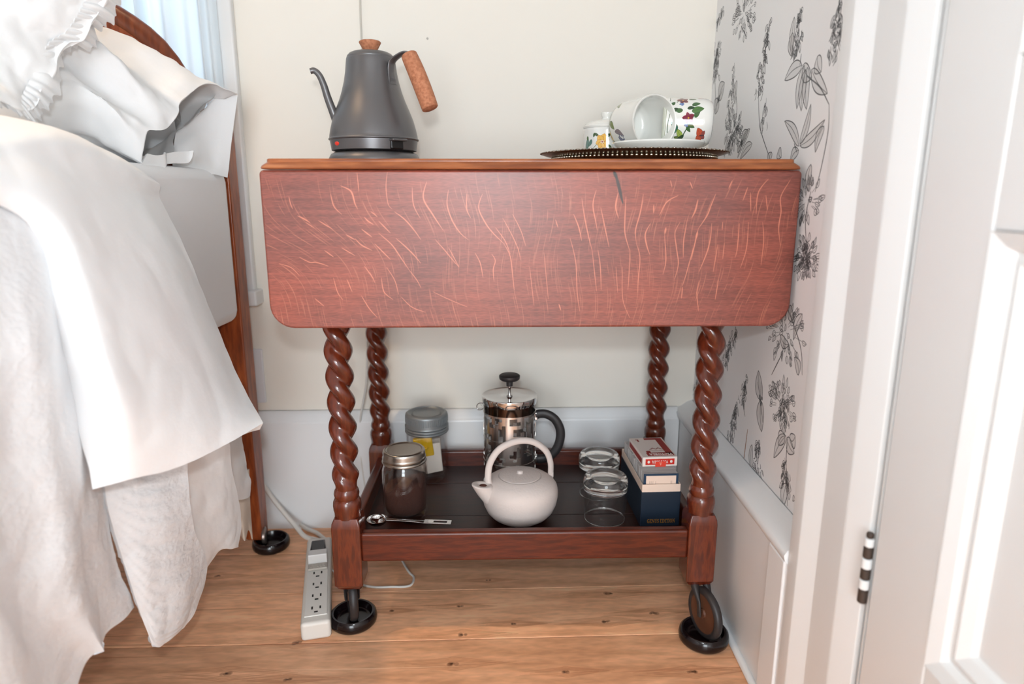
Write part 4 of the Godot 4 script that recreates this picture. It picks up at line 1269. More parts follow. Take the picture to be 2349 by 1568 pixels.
func on_shelf() -> void:
	var S := 0.158
	# ---- jar of ground coffee
	var p := Vector3(-0.1835, S, -1.058)
	var j := thing("glass_jar", "glass jar of ground coffee with a plain silver screw lid, behind the measuring spoon", "jar", p)
	obj("jar_body", jar_glass(0.0385, 0.108, 0.0335), M.pane, j)
	var b := MB.new()
	b.lathe([Vector2(0.0335, 0.0985), Vector2(0.0372, 0.0985), Vector2(0.0378, 0.1000), Vector2(0.0372, 0.1020), Vector2(0.0362, 0.1030), Vector2(0.0364, 0.1045), Vector2(0.0370, 0.1065), Vector2(0.0362, 0.1085), Vector2(0.0356, 0.1095), Vector2(0.0358, 0.1150), Vector2(0.0350, 0.1185), Vector2(0.0335, 0.1200), Vector2(0.0308, 0.1203), Vector2(0.0295, 0.1195), Vector2(0.0285, 0.1188), Vector2(0, 0.1186)], 64, 50)
	obj("screw_lid", b, M.tin, j)
	b = MB.new()
	var rows := []
	var prof := [Vector2(0, 0.0092), Vector2(0.0285, 0.0092), Vector2(0.0340, 0.013), Vector2(0.0352, 0.021), Vector2(0.0352, 0.058), Vector2(0.030, 0.061), Vector2(0.018, 0.066), Vector2(0, 0.068)]
	for q in prof:
		var r := PackedVector3Array()
		for k in 40:
			var f := TAU * k / 40
			var y: float = q.y
			if q.y > 0.05: y += 0.012 * (q.x / 0.036) * cos(f - 0.5) + 0.002 * sin(f * 5.0)
			r.append(Vector3(cos(f) * q.x, y, -sin(f) * q.x))
		rows.append(r)
	b.grid(rows, true)
	var cof := mat(Color(0.30, 0.17, 0.125), 0.9)
	cof.albedo_texture = ntex(noise(71, 0.16, 2), 256, 256, ramp([Color(0.45, 0.4, 0.4), Color(1.3, 1.2, 1.15)], [0.2, 0.9]))
	triplanar(cof, Vector3(22, 22, 22))
	var c := obj("ground_coffee", b, cof)
	c.position = p
	c.set_meta("kind", "stuff")
	tag(c, "dark brown ground coffee sloping inside the silver-lidded jar", "coffee")
	# ---- jar of tea bags
	p = Vector3(-0.1645, S, -1.213)
	j = thing("glass_jar_001", "taller glass jar of tea packets with a ridged grey zinc lid, at the back", "jar", p)
	obj("jar_body", jar_glass(0.0395, 0.118, 0.0375), M.pane, j)
	b = MB.new()
	b.lathe([Vector2(0.0378, 0.0955), Vector2(0.0405, 0.0955), Vector2(0.0418, 0.0972), Vector2(0.0418, 0.0985), Vector2(0.0402, 0.1002), Vector2(0.0418, 0.1022), Vector2(0.0418, 0.1035), Vector2(0.0402, 0.1055), Vector2(0.0418, 0.1078), Vector2(0.0418, 0.1090), Vector2(0.0404, 0.1108), Vector2(0.0404, 0.1285), Vector2(0.0398, 0.1315), Vector2(0.0375, 0.1335), Vector2(0.0345, 0.1335), Vector2(0.0325, 0.1300), Vector2(0.0285, 0.1292), Vector2(0.0270, 0.1312), Vector2(0.0245, 0.1318), Vector2(0.0225, 0.1302), Vector2(0, 0.1302)], 64, 60)
	for k in 64:
		var f := TAU * k / 64
		b.rbox(Vector3(cos(f) * 0.0404, 0.1215, sin(f) * 0.0404), Vector3(0.0012, 0.012, 0.0018), 0.0005, Basis(Vector3.UP, -f))
	obj("zinc_lid", b, M.zinc, j)
	var paper := mat(Color(0.88, 0.84, 0.80), 0.7)
	for k in [[Vector3(0.012, 0.046, 0.016), Vector3(0.034, 0.062, 0.007), 0.3, 0.10, "white tea packet standing at the front inside the zinc-lidded jar"], [Vector3(-0.010, 0.043, 0.002), Vector3(0.040, 0.058, 0.008), -0.3, -0.12, "white tea packet in the middle inside the zinc-lidded jar"], [Vector3(0.004, 0.044, -0.016), Vector3(0.042, 0.060, 0.008), 0.15, 0.06, "white tea packet at the back inside the zinc-lidded jar"]]:
		b = MB.new()
		b.rbox(Vector3.ZERO, k[1], 0.0022)
		var o := obj("tea_packet", b, paper)
		o.name = "tea_packet"
		o.position = p + k[0]
		o.rotation = Vector3(k[3], k[2], k[3])
		tag(o, k[4], "tea packet", "tea packets in the jar")
	b = MB.new()
	b.rbox(Vector3.ZERO, Vector3(0.036, 0.042, 0.009), 0.003)
	b.lathe([Vector2(0.004, -0.001), Vector2(0.009, -0.002), Vector2(0.0105, 0.0), Vector2(0.009, 0.002), Vector2(0.004, 0.001)], 20)
	for i in b.v.size(): b.v[i] += Vector3(0, 0, 0)
	var y := obj("tea_packet_003", b, mat(Color(0.85, 0.68, 0.12), 0.35))
	y.position = p + Vector3(-0.004, 0.072, 0.0245)
	y.rotation = Vector3(0.15, 0.2, 0.12)
	tag(y, "shiny yellow tea packet at the top inside the zinc-lidded jar", "tea packet", "tea packets in the jar")
	# ---- french press
	press(Vector3(-0.0045, S, -1.175))
	# ---- teapot
	teapot(Vector3(0.0135, S, -1.047))
	# ---- tumblers upside down
	for k in 2:
		var q := Vector3(0.1585, S, -1.043) if k == 0 else Vector3(0.1600, S, -1.140)
		var g := thing("tumbler" if k == 0 else "tumbler_001", "clear glass tumbler turned upside down at the front of the shelf" if k == 0 else "clear glass tumbler turned upside down behind the front tumbler", "glass", q, 0.0, "upturned tumblers on the shelf")
		b = MB.new()
		b.lathe([Vector2(0.0325, 0.0006), Vector2(0.0337, 0.0), Vector2(0.0346, 0.0008), Vector2(0.0358, 0.030), Vector2(0.0368, 0.0535), Vector2(0.0352, 0.0535), Vector2(0.0342, 0.03), Vector2(0.0325, 0.0006)], 64, 60)
		obj("wall", b, M.pane, g)
		b = MB.new()
		b.lathe([Vector2(0.0327, 0.0002), Vector2(0.0336, 0.0), Vector2(0.0344, 0.0004), Vector2(0.0346, 0.0014), Vector2(0.0338, 0.0022), Vector2(0.0328, 0.0014), Vector2(0.0327, 0.0002)], 64, 80)
		obj("rim", b, M.glass, g)
		b = MB.new()   # the heavy base
		b.lathe([Vector2(0, 0.0640), Vector2(0.022, 0.0636), Vector2(0.0300, 0.0615), Vector2(0.0340, 0.0570), Vector2(0.0352, 0.0540), Vector2(0.0368, 0.0540), Vector2(0.0375, 0.0640), Vector2(0.0374, 0.0690), Vector2(0.0362, 0.0748), Vector2(0.0335, 0.0785), Vector2(0.0275, 0.0795), Vector2(0.0262, 0.0785), Vector2(0.020, 0.0772), Vector2(0, 0.0768)], 64, 60)
		obj("base", b, M.glass, g)
	# ---- quiz card box
	card_box()
	# ---- measuring spoon
	b = MB.new()
	rows = []
	for i in 9:
		var a := PI / 2 * i / 8.0
		var r := PackedVector3Array()
		for k in 28:
			var f := TAU * k / 28
			r.append(Vector3(cos(f) * 0.0165 * sin(a), -0.011 * cos(a), -sin(f) * 0.0165 * sin(a)))
		rows.append(r)
	b.grid(rows, true)
	var ins := []
	for i in 9:
		var r := PackedVector3Array()
		for q in rows[i]: r.append(Vector3(q.x * 0.95, q.y * 0.93 + 0.0002, q.z * 0.95))
		ins.append(r)
	b.grid(ins, true, true)
	b.grid([rows[8], ins[8]], true)
	var sp := thing("measuring_spoon", "shiny metal measuring spoon with a flat slotted handle on the front rail", "spoon", Vector3(-0.2165, 0.191, -0.977), deg_to_rad(-4))
	obj("bowl", b, M.chrome, sp)
	b = MB.new()
	b.tube([Vector3(0.0155, -0.0005, 0), Vector3(0.030, -0.0006, 0.0005), Vector3(0.060, -0.0012, 0.001), Vector3(0.076, -0.0016, 0.001), Vector3(0.080, -0.0016, 0.001)], [Vector2(0.0042, 0.0012), Vector2(0.0032, 0.0013), Vector2(0.0036, 0.0012), Vector2(0.0056, 0.0011), Vector2(0.0062, 0.001)], 12)
	b.rbox(Vector3(0.084, -0.0016, 0.001), Vector3(0.016, 0.002, 0.0124), 0.0008)
	b.rbox(Vector3(0.102, -0.0016, 0.0056), Vector3(0.024, 0.002, 0.0034), 0.0008)
	b.rbox(Vector3(0.102, -0.0016, -0.0036), Vector3(0.024, 0.002, 0.0034), 0.0008)
	b.rbox(Vector3(0.1165, -0.0016, 0.001), Vector3(0.0075, 0.002, 0.0124), 0.0009)
	obj("handle", b, M.chrome, sp)


func press(p: Vector3) -> void:
	var t := thing("french_press", "chrome french press with a cut-out cage, black handle and plunger, behind the teapot", "coffee press", p)
	var b := MB.new()   # glass beaker
	b.lathe([Vector2(0, 0.006), Vector2(0.040, 0.006), Vector2(0.0455, 0.010), Vector2(0.0465, 0.016), Vector2(0.0465, 0.166), Vector2(0.0480, 0.1705), Vector2(0.0465, 0.1705), Vector2(0.0448, 0.164), Vector2(0.0448, 0.017), Vector2(0.043, 0.0105), Vector2(0, 0.0085)], 64, 60)
	b.tube([Vector3(-0.0455, 0.152, 0.004), Vector3(-0.050, 0.160, 0.0045), Vector3(-0.0565, 0.1675, 0.005)], [Vector2(0.003, 0.002), Vector2(0.006, 0.0022), Vector2(0.007, 0.0012)], 12)
	obj("beaker", b, M.pane, t)
	# cage: rings and a pattern of small plates
	b = MB.new()
	var rc := 0.0487
	for h in [[0.148, 0.151], [0.102, 0.1035], [0.056, 0.058]]:
		b.lathe([Vector2(rc - 0.0006, h[0]), Vector2(rc + 0.0006, h[0]), Vector2(rc + 0.0006, h[1]), Vector2(rc - 0.0006, h[1])], 64, 30)
	b.lathe([Vector2(0, 0.0), Vector2(rc + 0.0002, 0.0), Vector2(rc + 0.0012, 0.002), Vector2(rc + 0.0006, 0.011), Vector2(rc - 0.0012, 0.011), Vector2(rc - 0.0014, 0.004), Vector2(0, 0.004)], 64, 30)
	var r2 := RandomNumberGenerator.new()
	r2.seed = 77
	var nc := 44; var nrw := 20
	for i in nrw:
		for k in nc:
			var on := (k % 4 == 0 and (i + k) % 7 != 3) or (i % 5 == 2 and r2.randf() < 0.7) or ((i / 3 + k / 2) % 3 == 0 and r2.randf() < 0.75) or r2.randf() < 0.16
			if not on: continue
			var a0 := TAU * k / nc; var a1 := TAU * (k + 1.0) / nc
			var y0 := 0.011 + i * 0.0069; var y1 := y0 + 0.00692
			var ro := []
			for y in [y0, y1]:
				var q := PackedVector3Array()
				for s in 5:
					var f := lerpf(a0, a1, s / 4.0)
					q.append(Vector3(cos(f) * rc, y, -sin(f) * rc))
				ro.append(q)
			b.shell(ro, 0.0008)
	obj("cage", b, mat(Color(0.90, 0.89, 0.88), 0.22, 1.0), t)
	b = MB.new()   # dark band below the lid
	b.lathe([Vector2(0.0470, 0.151), Vector2(0.0484, 0.151), Vector2(0.0484, 0.1675), Vector2(0.0470, 0.1675)], 64, 30)
	obj("collar_band", b, mat(Color(0.33, 0.28, 0.25), 0.12, 1.0), t)
	b = MB.new()   # lid
	b.lathe([Vector2(0.0475, 0.1660), Vector2(0.0500, 0.1660), Vector2(0.0512, 0.1720), Vector2(0.0515, 0.1785), Vector2(0.0508, 0.1795), Vector2(0.0490, 0.1790), Vector2(0.0465, 0.1772), Vector2(0.030, 0.1755), Vector2(0.006, 0.1765), Vector2(0.0045, 0.180), Vector2(0, 0.180)], 72, 40)
	var lid := obj("lid", b, M.chrome, t)
	b = MB.new()
	b.tube([Vector3(0, 0.18, 0), Vector3(0, 0.2025, 0)], 0.0024, 12)
	obj("plunger_rod", b, M.chrome, t)
	b = MB.new()
	b.lathe([Vector2(0, 0.1965), Vector2(0.0058, 0.1965), Vector2(0.0062, 0.2065), Vector2(0.0150, 0.2075), Vector2(0.0186, 0.2100), Vector2(0.0194, 0.2135), Vector2(0.0192, 0.2165), Vector2(0.0165, 0.2185), Vector2(0, 0.2190)], 40, 45)
	obj("plunger_knob", b, M.softblack, t)
	b = MB.new()
	b.tube(Array(spline([Vector3(-0.049, 0.167, 0.012), Vector3(-0.056, 0.1665, 0.010), Vector3(-0.0605, 0.160, 0.005), Vector3(-0.059, 0.153, 0.005), Vector3(-0.054, 0.153, 0.008), Vector3(-0.049, 0.157, 0.014)], 30)), 0.0008, 8)
	obj("spout_wire", b, M.chrome, t)
	b = MB.new()
	var path := spline([Vector3(0.0465, 0.139, 0), Vector3(0.056, 0.143, 0.001), Vector3(0.070, 0.142, 0.002), Vector3(0.085, 0.132, 0.003), Vector3(0.0945, 0.112, 0.0035), Vector3(0.0935, 0.089, 0.0035), Vector3(0.084, 0.068, 0.003), Vector3(0.069, 0.056, 0.002), Vector3(0.052, 0.053, 0.001)], 48)
	b.tube(Array(path), Vector2(0.0085, 0.0062), 16, true, Vector3(0, 0, 1))
	obj("handle", b, M.softblack, t)
	for y in [0.139, 0.054]: box_obj("handle_clamp", Vector3(0.049, y, 0), Vector3(0.006, 0.015, 0.012), M.chrome, t, 0.0015)


func teapot(p: Vector3) -> void:
	var t := thing("teapot", "squat pale pinkish stoneware teapot with an arched handle, front and centre on the shelf", "teapot", p)
	var b := MB.new()
	b.lathe([Vector2(0, 0.002), Vector2(0.034, 0.0), Vector2(0.040, 0.0015), Vector2(0.0490, 0.0075), Vector2(0.0568, 0.0165), Vector2(0.0620, 0.0285), Vector2(0.0645, 0.0410), Vector2(0.0648, 0.0510), Vector2(0.0630, 0.0590), Vector2(0.0580, 0.0665), Vector2(0.0500, 0.0720), Vector2(0.0420, 0.0755), Vector2(0.0372, 0.0768), Vector2(0.0362, 0.0752), Vector2(0, 0.0745)], 64, 50)
	obj("body", b, M.stone, t)
	b = MB.new()
	b.lathe([Vector2(0, 0.0748), Vector2(0.0345, 0.0750), Vector2(0.0352, 0.0768), Vector2(0.0342, 0.0780), Vector2(0.020, 0.0796), Vector2(0.0065, 0.0802), Vector2(0.0050, 0.0812), Vector2(0.0052, 0.0838), Vector2(0.0040, 0.0852), Vector2(0, 0.0855)], 48, 50)
	obj("lid", b, M.stone, t)
	b = MB.new()   # spout: a short lip that widens into a level, open mouth
	var rows := []
	for q in [[-0.046, 0.040, 0.022, 0.0150], [-0.0535, 0.052, 0.0255, 0.0150], [-0.0595, 0.063, 0.0285, 0.0148], [-0.0630, 0.0715, 0.0300, 0.0152], [-0.0636, 0.0735, 0.0303, 0.0148], [-0.0636, 0.0740, 0.0303, 0.0125], [-0.0632, 0.0736, 0.0301, 0.0080], [-0.062, 0.0700, 0.0295, 0.0045]]:
		var r := PackedVector3Array()
		for k in 28:
			var f := TAU * k / 28
			r.append(Vector3(q[0] + cos(f) * q[3] * 1.12, q[1] + cos(f) * -0.0015, q[2] - sin(f) * q[3] * 0.95))
		rows.append(r)
	b.grid(rows, true)
	var spo := obj("spout", b, M.stone, t)
	b = MB.new()
	b.ball(Vector3(-0.0615, 0.0716, 0.0292), Vector3(0.0066, 0.0012, 0.0056), 16, 6)
	obj("spout_hole", b, mat(Color(0.36, 0.20, 0.15), 0.9), spo)
	b = MB.new()
	var path := spline([Vector3(-0.050, 0.062, 0.020), Vector3(-0.0535, 0.080, 0.019), Vector3(-0.050, 0.105, 0.015), Vector3(-0.034, 0.128, 0.010), Vector3(-0.006, 0.1385, 0.002), Vector3(0.022, 0.134, -0.007), Vector3(0.044, 0.115, -0.015), Vector3(0.0525, 0.092, -0.020), Vector3(0.0535, 0.071, -0.024)], 60)
	b.tube(Array(path), Vector2(0.0046, 0.0056), 16)
	obj("handle", b, M.stone, t)
	for q in [Vector3(0.0535, 0.068, -0.0235), Vector3(-0.050, 0.064, 0.020)]: box_obj("handle_lug", q, Vector3(0.010, 0.013, 0.008), M.stone, t, 0.003)
	b = MB.new()
	b.tube([Vector3(0.0495, 0.0765, -0.022), Vector3(0.0585, 0.0765, -0.026)], 0.0016, 8)
	obj("handle_pin", b, M.black, t)


func words(text: String, size: float, m: Material, parent: Node, at: Vector3, turn: Basis, width := 0.0, serif := true) -> MeshInstance3D:
	var f := SystemFont.new()
	f.font_names = PackedStringArray(["Droid Serif" if serif else "Droid Sans"])
	f.font_weight = 700
	var tm := TextMesh.new()
	tm.font = f
	tm.text = text
	tm.font_size = 32
	tm.pixel_size = size / 32.0
	tm.depth = 0.0004
	var o := obm("lettering", tm, m, parent)
	var k := 1.0
	if width > 0.0: k = width / maxf(tm.get_aabb().size.x, 0.001)
	o.transform = Transform3D(turn.scaled_local(Vector3(k, 1, 1)), at)
	return o


func card_box() -> void:
	var turn := 0.050
	var t := thing("card_box", "long navy blue quiz card box with gold lettering beside the right trolley leg", "box", Vector3(0.2465, 0.158, -1.014), turn)
	var navy := mat(Color(0.075, 0.135, 0.20), 0.5)
	var cream := mat(Color(0.93, 0.83, 0.76), 0.65)
	var L := 0.160; var W := 0.066
	var b := MB.new()
	b.rbox(Vector3(0, 0.031, -L / 2), Vector3(W, 0.062, L), 0.0012)
	obj("outer_box", b, navy, t)
	b = MB.new()   # cream inner sleeve standing proud
	b.rbox(Vector3(0, 0.068, -0.0012), Vector3(W - 0.002, 0.014, 0.0014), 0.0004)
	b.rbox(Vector3(0, 0.068, -L + 0.0012), Vector3(W - 0.002, 0.014, 0.0014), 0.0004)
	b.rbox(Vector3(-W / 2 + 0.0016, 0.068, -L / 2), Vector3(0.0014, 0.014, L - 0.003), 0.0004)
	b.rbox(Vector3(W / 2 - 0.0016, 0.068, -L / 2), Vector3(0.0014, 0.014, L - 0.003), 0.0004)
	b.rbox(Vector3(0, 0.0635, -L / 2), Vector3(W - 0.003, 0.001, L - 0.003), 0.0003)
	obj("inner_sleeve", b, cream, t)
	var gold := mat(Color(0.86, 0.60, 0.25), 0.35, 0.6)
	words("GENUS EDITION", 0.0092, gold, t, Vector3(0.002, 0.0095, 0.0002), Basis(), 0.047)
	# cards
	var cb := Basis(Vector3.UP, turn)
	var o := Vector3(0.2465, 0.158, -1.014)
	b = MB.new()
	var r2 := RandomNumberGenerator.new()
	r2.seed = 5
	for k in 62:
		var z := -0.0085 - k * 0.00238
		b.rbox(Vector3(r2.randf_range(-0.0006, 0.0006), 0.0775 + r2.randf_range(-0.0005, 0.0004), z), Vector3(0.0575, 0.0265, 0.0019), 0.0002)
	for i in b.v.size():
		b.v[i] = o + cb * b.v[i]; b.n[i] = cb * b.n[i]
	var edge := mat(Color(0.70, 0.68, 0.67), 0.7)
	var cards := obj("quiz_cards", b, edge)
	cards.set_meta("kind", "stuff")
	tag(cards, "tightly packed grey edged quiz cards filling the navy box", "cards")
	var fc := thing("quiz_card", "foremost quiz card in the navy box, cream with a dark blue border", "card", o, turn)
	b = MB.new()
	b.rbox(Vector3(0, 0.0780, -0.0055), Vector3(0.0580, 0.0270, 0.0016), 0.0003)
	obj("card_border", b, mat(Color(0.10, 0.21, 0.31), 0.6), fc)
	b = MB.new()
	b.rbox(Vector3(0, 0.0750, -0.0046), Vector3(0.0500, 0.0270, 0.0006), 0.0002)
	obj("card_face", b, cream, fc)
	var faint := mat(Color(0.72, 0.62, 0.57), 0.8)
	for x in [-0.019, -0.0165, -0.0135, -0.009, 0.0165, 0.018]: box_obj("print_line", Vector3(x, 0.0765, -0.0042), Vector3(0.0006, 0.006, 0.0003), faint, fc, 0.0001)
	# pack of playing cards lying on top
	var pk := thing("playing_cards", "red and white boxed pack of playing cards lying on the quiz cards", "card pack", Vector3(0.2465, 0.2495, -1.095), 0.085)
	var white := mat(Color(0.93, 0.88, 0.85), 0.45)
	var red := mat(Color(0.60, 0.13, 0.11), 0.45)
	var red2 := mat(Color(0.80, 0.16, 0.11), 0.45)
	b = MB.new()
	var hl := 0.0455; var hw := 0.0300; var ht := 0.0170
	b.rbox(Vector3(0, ht / 2, 0), Vector3(hw * 2, ht, hl * 2), 0.001)
	obj("carton", b, white, pk)
	b = MB.new()   # printed red panels, a film of ink proud of the board
	b.rbox(Vector3(0.021, ht, -0.004), Vector3(0.012, 0.0003, 0.076), 0.0001)
	b.rbox(Vector3(0.004, ht, 0.0325), Vector3(0.046, 0.0003, 0.0145), 0.0001)
	b.rbox(Vector3(0.007, ht, -0.0385), Vector3(0.024, 0.0003, 0.008), 0.0001)
	b.rbox(Vector3(-0.0185, ht, -0.036), Vector3(0.006, 0.0003, 0.003), 0.0001)
	b.rbox(Vector3(-0.0175, ht, -0.031), Vector3(0.003, 0.0003, 0.010), 0.0001)
	b.rbox(Vector3(-hw, ht / 2, 0), Vector3(0.0003, 0.0095, 0.080), 0.0001)
	b.rbox(Vector3(-0.0135, ht, 0.0215), Vector3(0.0075, 0.0003, 0.008), 0.0001)
	obj("red_print", b, red, pk)
	b = MB.new()
	b.rbox(Vector3(0, ht / 2, hl), Vector3(0.050, 0.0105, 0.0003), 0.0001)
	obj("end_print", b, red2, pk)
	b = MB.new()   # picture of a mountain
	b.prism(PackedVector2Array([Vector2(-0.012, 0.008), Vector2(-0.004, 0.016), Vector2(0.001, 0.011), Vector2(0.006, 0.017), Vector2(0.013, 0.008), Vector2(0.009, 0.009), Vector2(0.006, 0.013), Vector2(0.001, 0.008), Vector2(-0.004, 0.012), Vector2(-0.008, 0.008)]), 0, 0.0003)
	b.rbox(Vector3(0.0, 0.003, 0.0), Vector3(0.034, 0.0008, 0.0005), 0.0001)
	var pic := obj("picture_print", b, mat(Color(0.62, 0.44, 0.42), 0.6), pk)
	pic.transform = Transform3D(Basis(Vector3.RIGHT, -PI / 2), Vector3(0.002, ht, 0.020))
	words("VICTORIA", 0.0092, white, pk, Vector3(0.005, ht + 0.0004, 0.0335), Basis(Vector3.RIGHT, -PI / 2) * Basis(Vector3(0, 0, 1), PI), 0.040)
	words("VICTORIA", 0.0068, white, pk, Vector3(0, ht / 2, hl + 0.0003), Basis(Vector3(0, 0, 1), PI), 0.028)
	for x in [-0.0195, 0.0195]:
		b = MB.new()
		b.ball(Vector3(x, ht / 2, hl + 0.0002), Vector3(0.0023, 0.0026, 0.0003), 12, 6)
		obj("white_dot", b, white, pk)
	b = MB.new()
	b.rbox(Vector3(0.001, ht * 0.26, hl + 0.0006), Vector3(0.0185, 0.0095, 0.0005), 0.0002)
	var stamp := obj("tax_seal", b, mat(Color(0.90, 0.26, 0.18), 0.5), pk)
	stamp.set_meta("label", "bright red paper seal")
	words("V", 0.0068, mat(Color(0.95, 0.70, 0.62), 0.5), pk, Vector3(0.001, ht * 0.28, hl + 0.001), Basis(), 0.0)


func floor_things() -> void:
	# ---- power strip lying towards the camera, its far end to the left
	var a := Vector3(-0.314, 0, -0.935)
	var z := Vector3(-0.384, 0, -1.205)
	var mid := (a + z) / 2.0
	var turn := atan2(a.x - z.x, a.z - z.z)
	var L := a.distance_to(z)
	var t := thing("power_strip", "white power strip lying on the floor beside the front left trolley leg", "power strip", mid, turn)
	var b := MB.new()
	b.rbox(Vector3(0, 0.016, 0), Vector3(0.047, 0.032, L), 0.006)
	obj("housing", b, M.plastic, t)
	b = MB.new()
	b.rbox(Vector3(0, 0.0325, 0.012), Vector3(0.036, 0.002, L - 0.06), 0.0009)
	obj("top_plate", b, mat(Color(0.90, 0.885, 0.86), 0.4), t)
	var hole := mat(Color(0.10, 0.08, 0.07), 0.7)
	for k in 4:
		var o := Vector3(0, 0.0335, L / 2 - 0.035 - k * 0.0355)
		b = MB.new()
		b.rbox(o + Vector3(-0.0062, 0, -0.004), Vector3(0.0026, 0.0008, 0.0075), 0.0003)
		b.rbox(o + Vector3(0.0068, 0, -0.004), Vector3(0.0026, 0.0008, 0.0075), 0.0003)
		b.rbox(o + Vector3(0.0002, 0, 0.0075), Vector3(0.0060, 0.0008, 0.0036), 0.0003)
		var s := obj("socket", b, hole, t)
	b = MB.new()
	var z0 := Vector3(0, 0.016, -L / 2)
	var inv := Transform3D(Basis(Vector3.UP, turn), mid).affine_inverse()
	b.tube(Array(spline([z0 + Vector3(0, 0, 0.004), z0 + Vector3(0, 0.001, -0.012), inv * Vector3(-0.425, 0.012, -1.243), inv * Vector3(-0.452, 0.022, -1.268), inv * Vector3(-0.480, 0.046, -1.283), inv * Vector3(-0.506, 0.078, -1.290), inv * Vector3(-0.54, 0.14, -1.293), inv * Vector3(-0.56, 0.22, -1.293)], 60)), 0.0048, 12)
	obj("cord", b, M.plastic, t)
	# ---- plug in the strip
	var pl := thing("plug", "black plug with a clear collar pushed into the far end of the power strip", "plug", mid, turn)
	b = MB.new()
	b.prism(PackedVector2Array([Vector2(-0.0150, -0.024), Vector2(0.0150, -0.024), Vector2(0.0125, 0.022), Vector2(-0.0125, 0.022)]), 0.0, 0.016, 0.003)
	for i in b.v.size():
		b.v[i] = Vector3(b.v[i].x, b.v[i].z, -b.v[i].y); b.n[i] = Vector3(b.n[i].x, b.n[i].z, -b.n[i].y)
		b.v[i] += Vector3(0.0, 0.0338, -0.075)
	obj("plug_body", b, M.black, pl)
	b = MB.new()
	b.rbox(Vector3(0, 0.0445, -0.0415), Vector3(0.034, 0.021, 0.020), 0.002)
	obj("collar", b, mat(Color(0.86, 0.85, 0.84), 0.2), pl)
	b = MB.new()
	b.rbox(Vector3(0, 0.0362, -0.022), Vector3(0.034, 0.0046, 0.018), 0.0015)
	for k in 5: b.rbox(Vector3(-0.012 + k * 0.006, 0.0388, -0.022), Vector3(0.0022, 0.0012, 0.010), 0.0004)
	obj("collar_label", b, mat(Color(0.70, 0.67, 0.63), 0.3), pl)
	# ---- short length of white cable by the wall
	b = MB.new()
	b.tube(Array(spline([Vector3(-0.452, 0.012, -1.296), Vector3(-0.437, 0.006, -1.288), Vector3(-0.411, 0.005, -1.272), Vector3(-0.386, 0.005, -1.245), Vector3(-0.345, 0.005, -1.205), Vector3(-0.30, 0.005, -1.19)], 30)), 0.0042, 10)
	tag(obj("floor_cable", b, M.plastic), "short length of white cable on the floor between skirting board and trolley", "cable")
	# ---- socket cover on the wall by the bed
	b = MB.new()
	b.xf = Transform3D(Basis(Vector3.UP, deg_to_rad(2.0)), Vector3(-0.545, 0.334, -1.3185))
	b.rbox(Vector3(0, 0, 0.003), Vector3(0.070, 0.114, 0.006), 0.0022)
	tag(obj("outlet_cover", b, mat(Color(0.88, 0.885, 0.90), 0.35)), "white wall plate on the cream wall just right of the bed post", "wall plate")


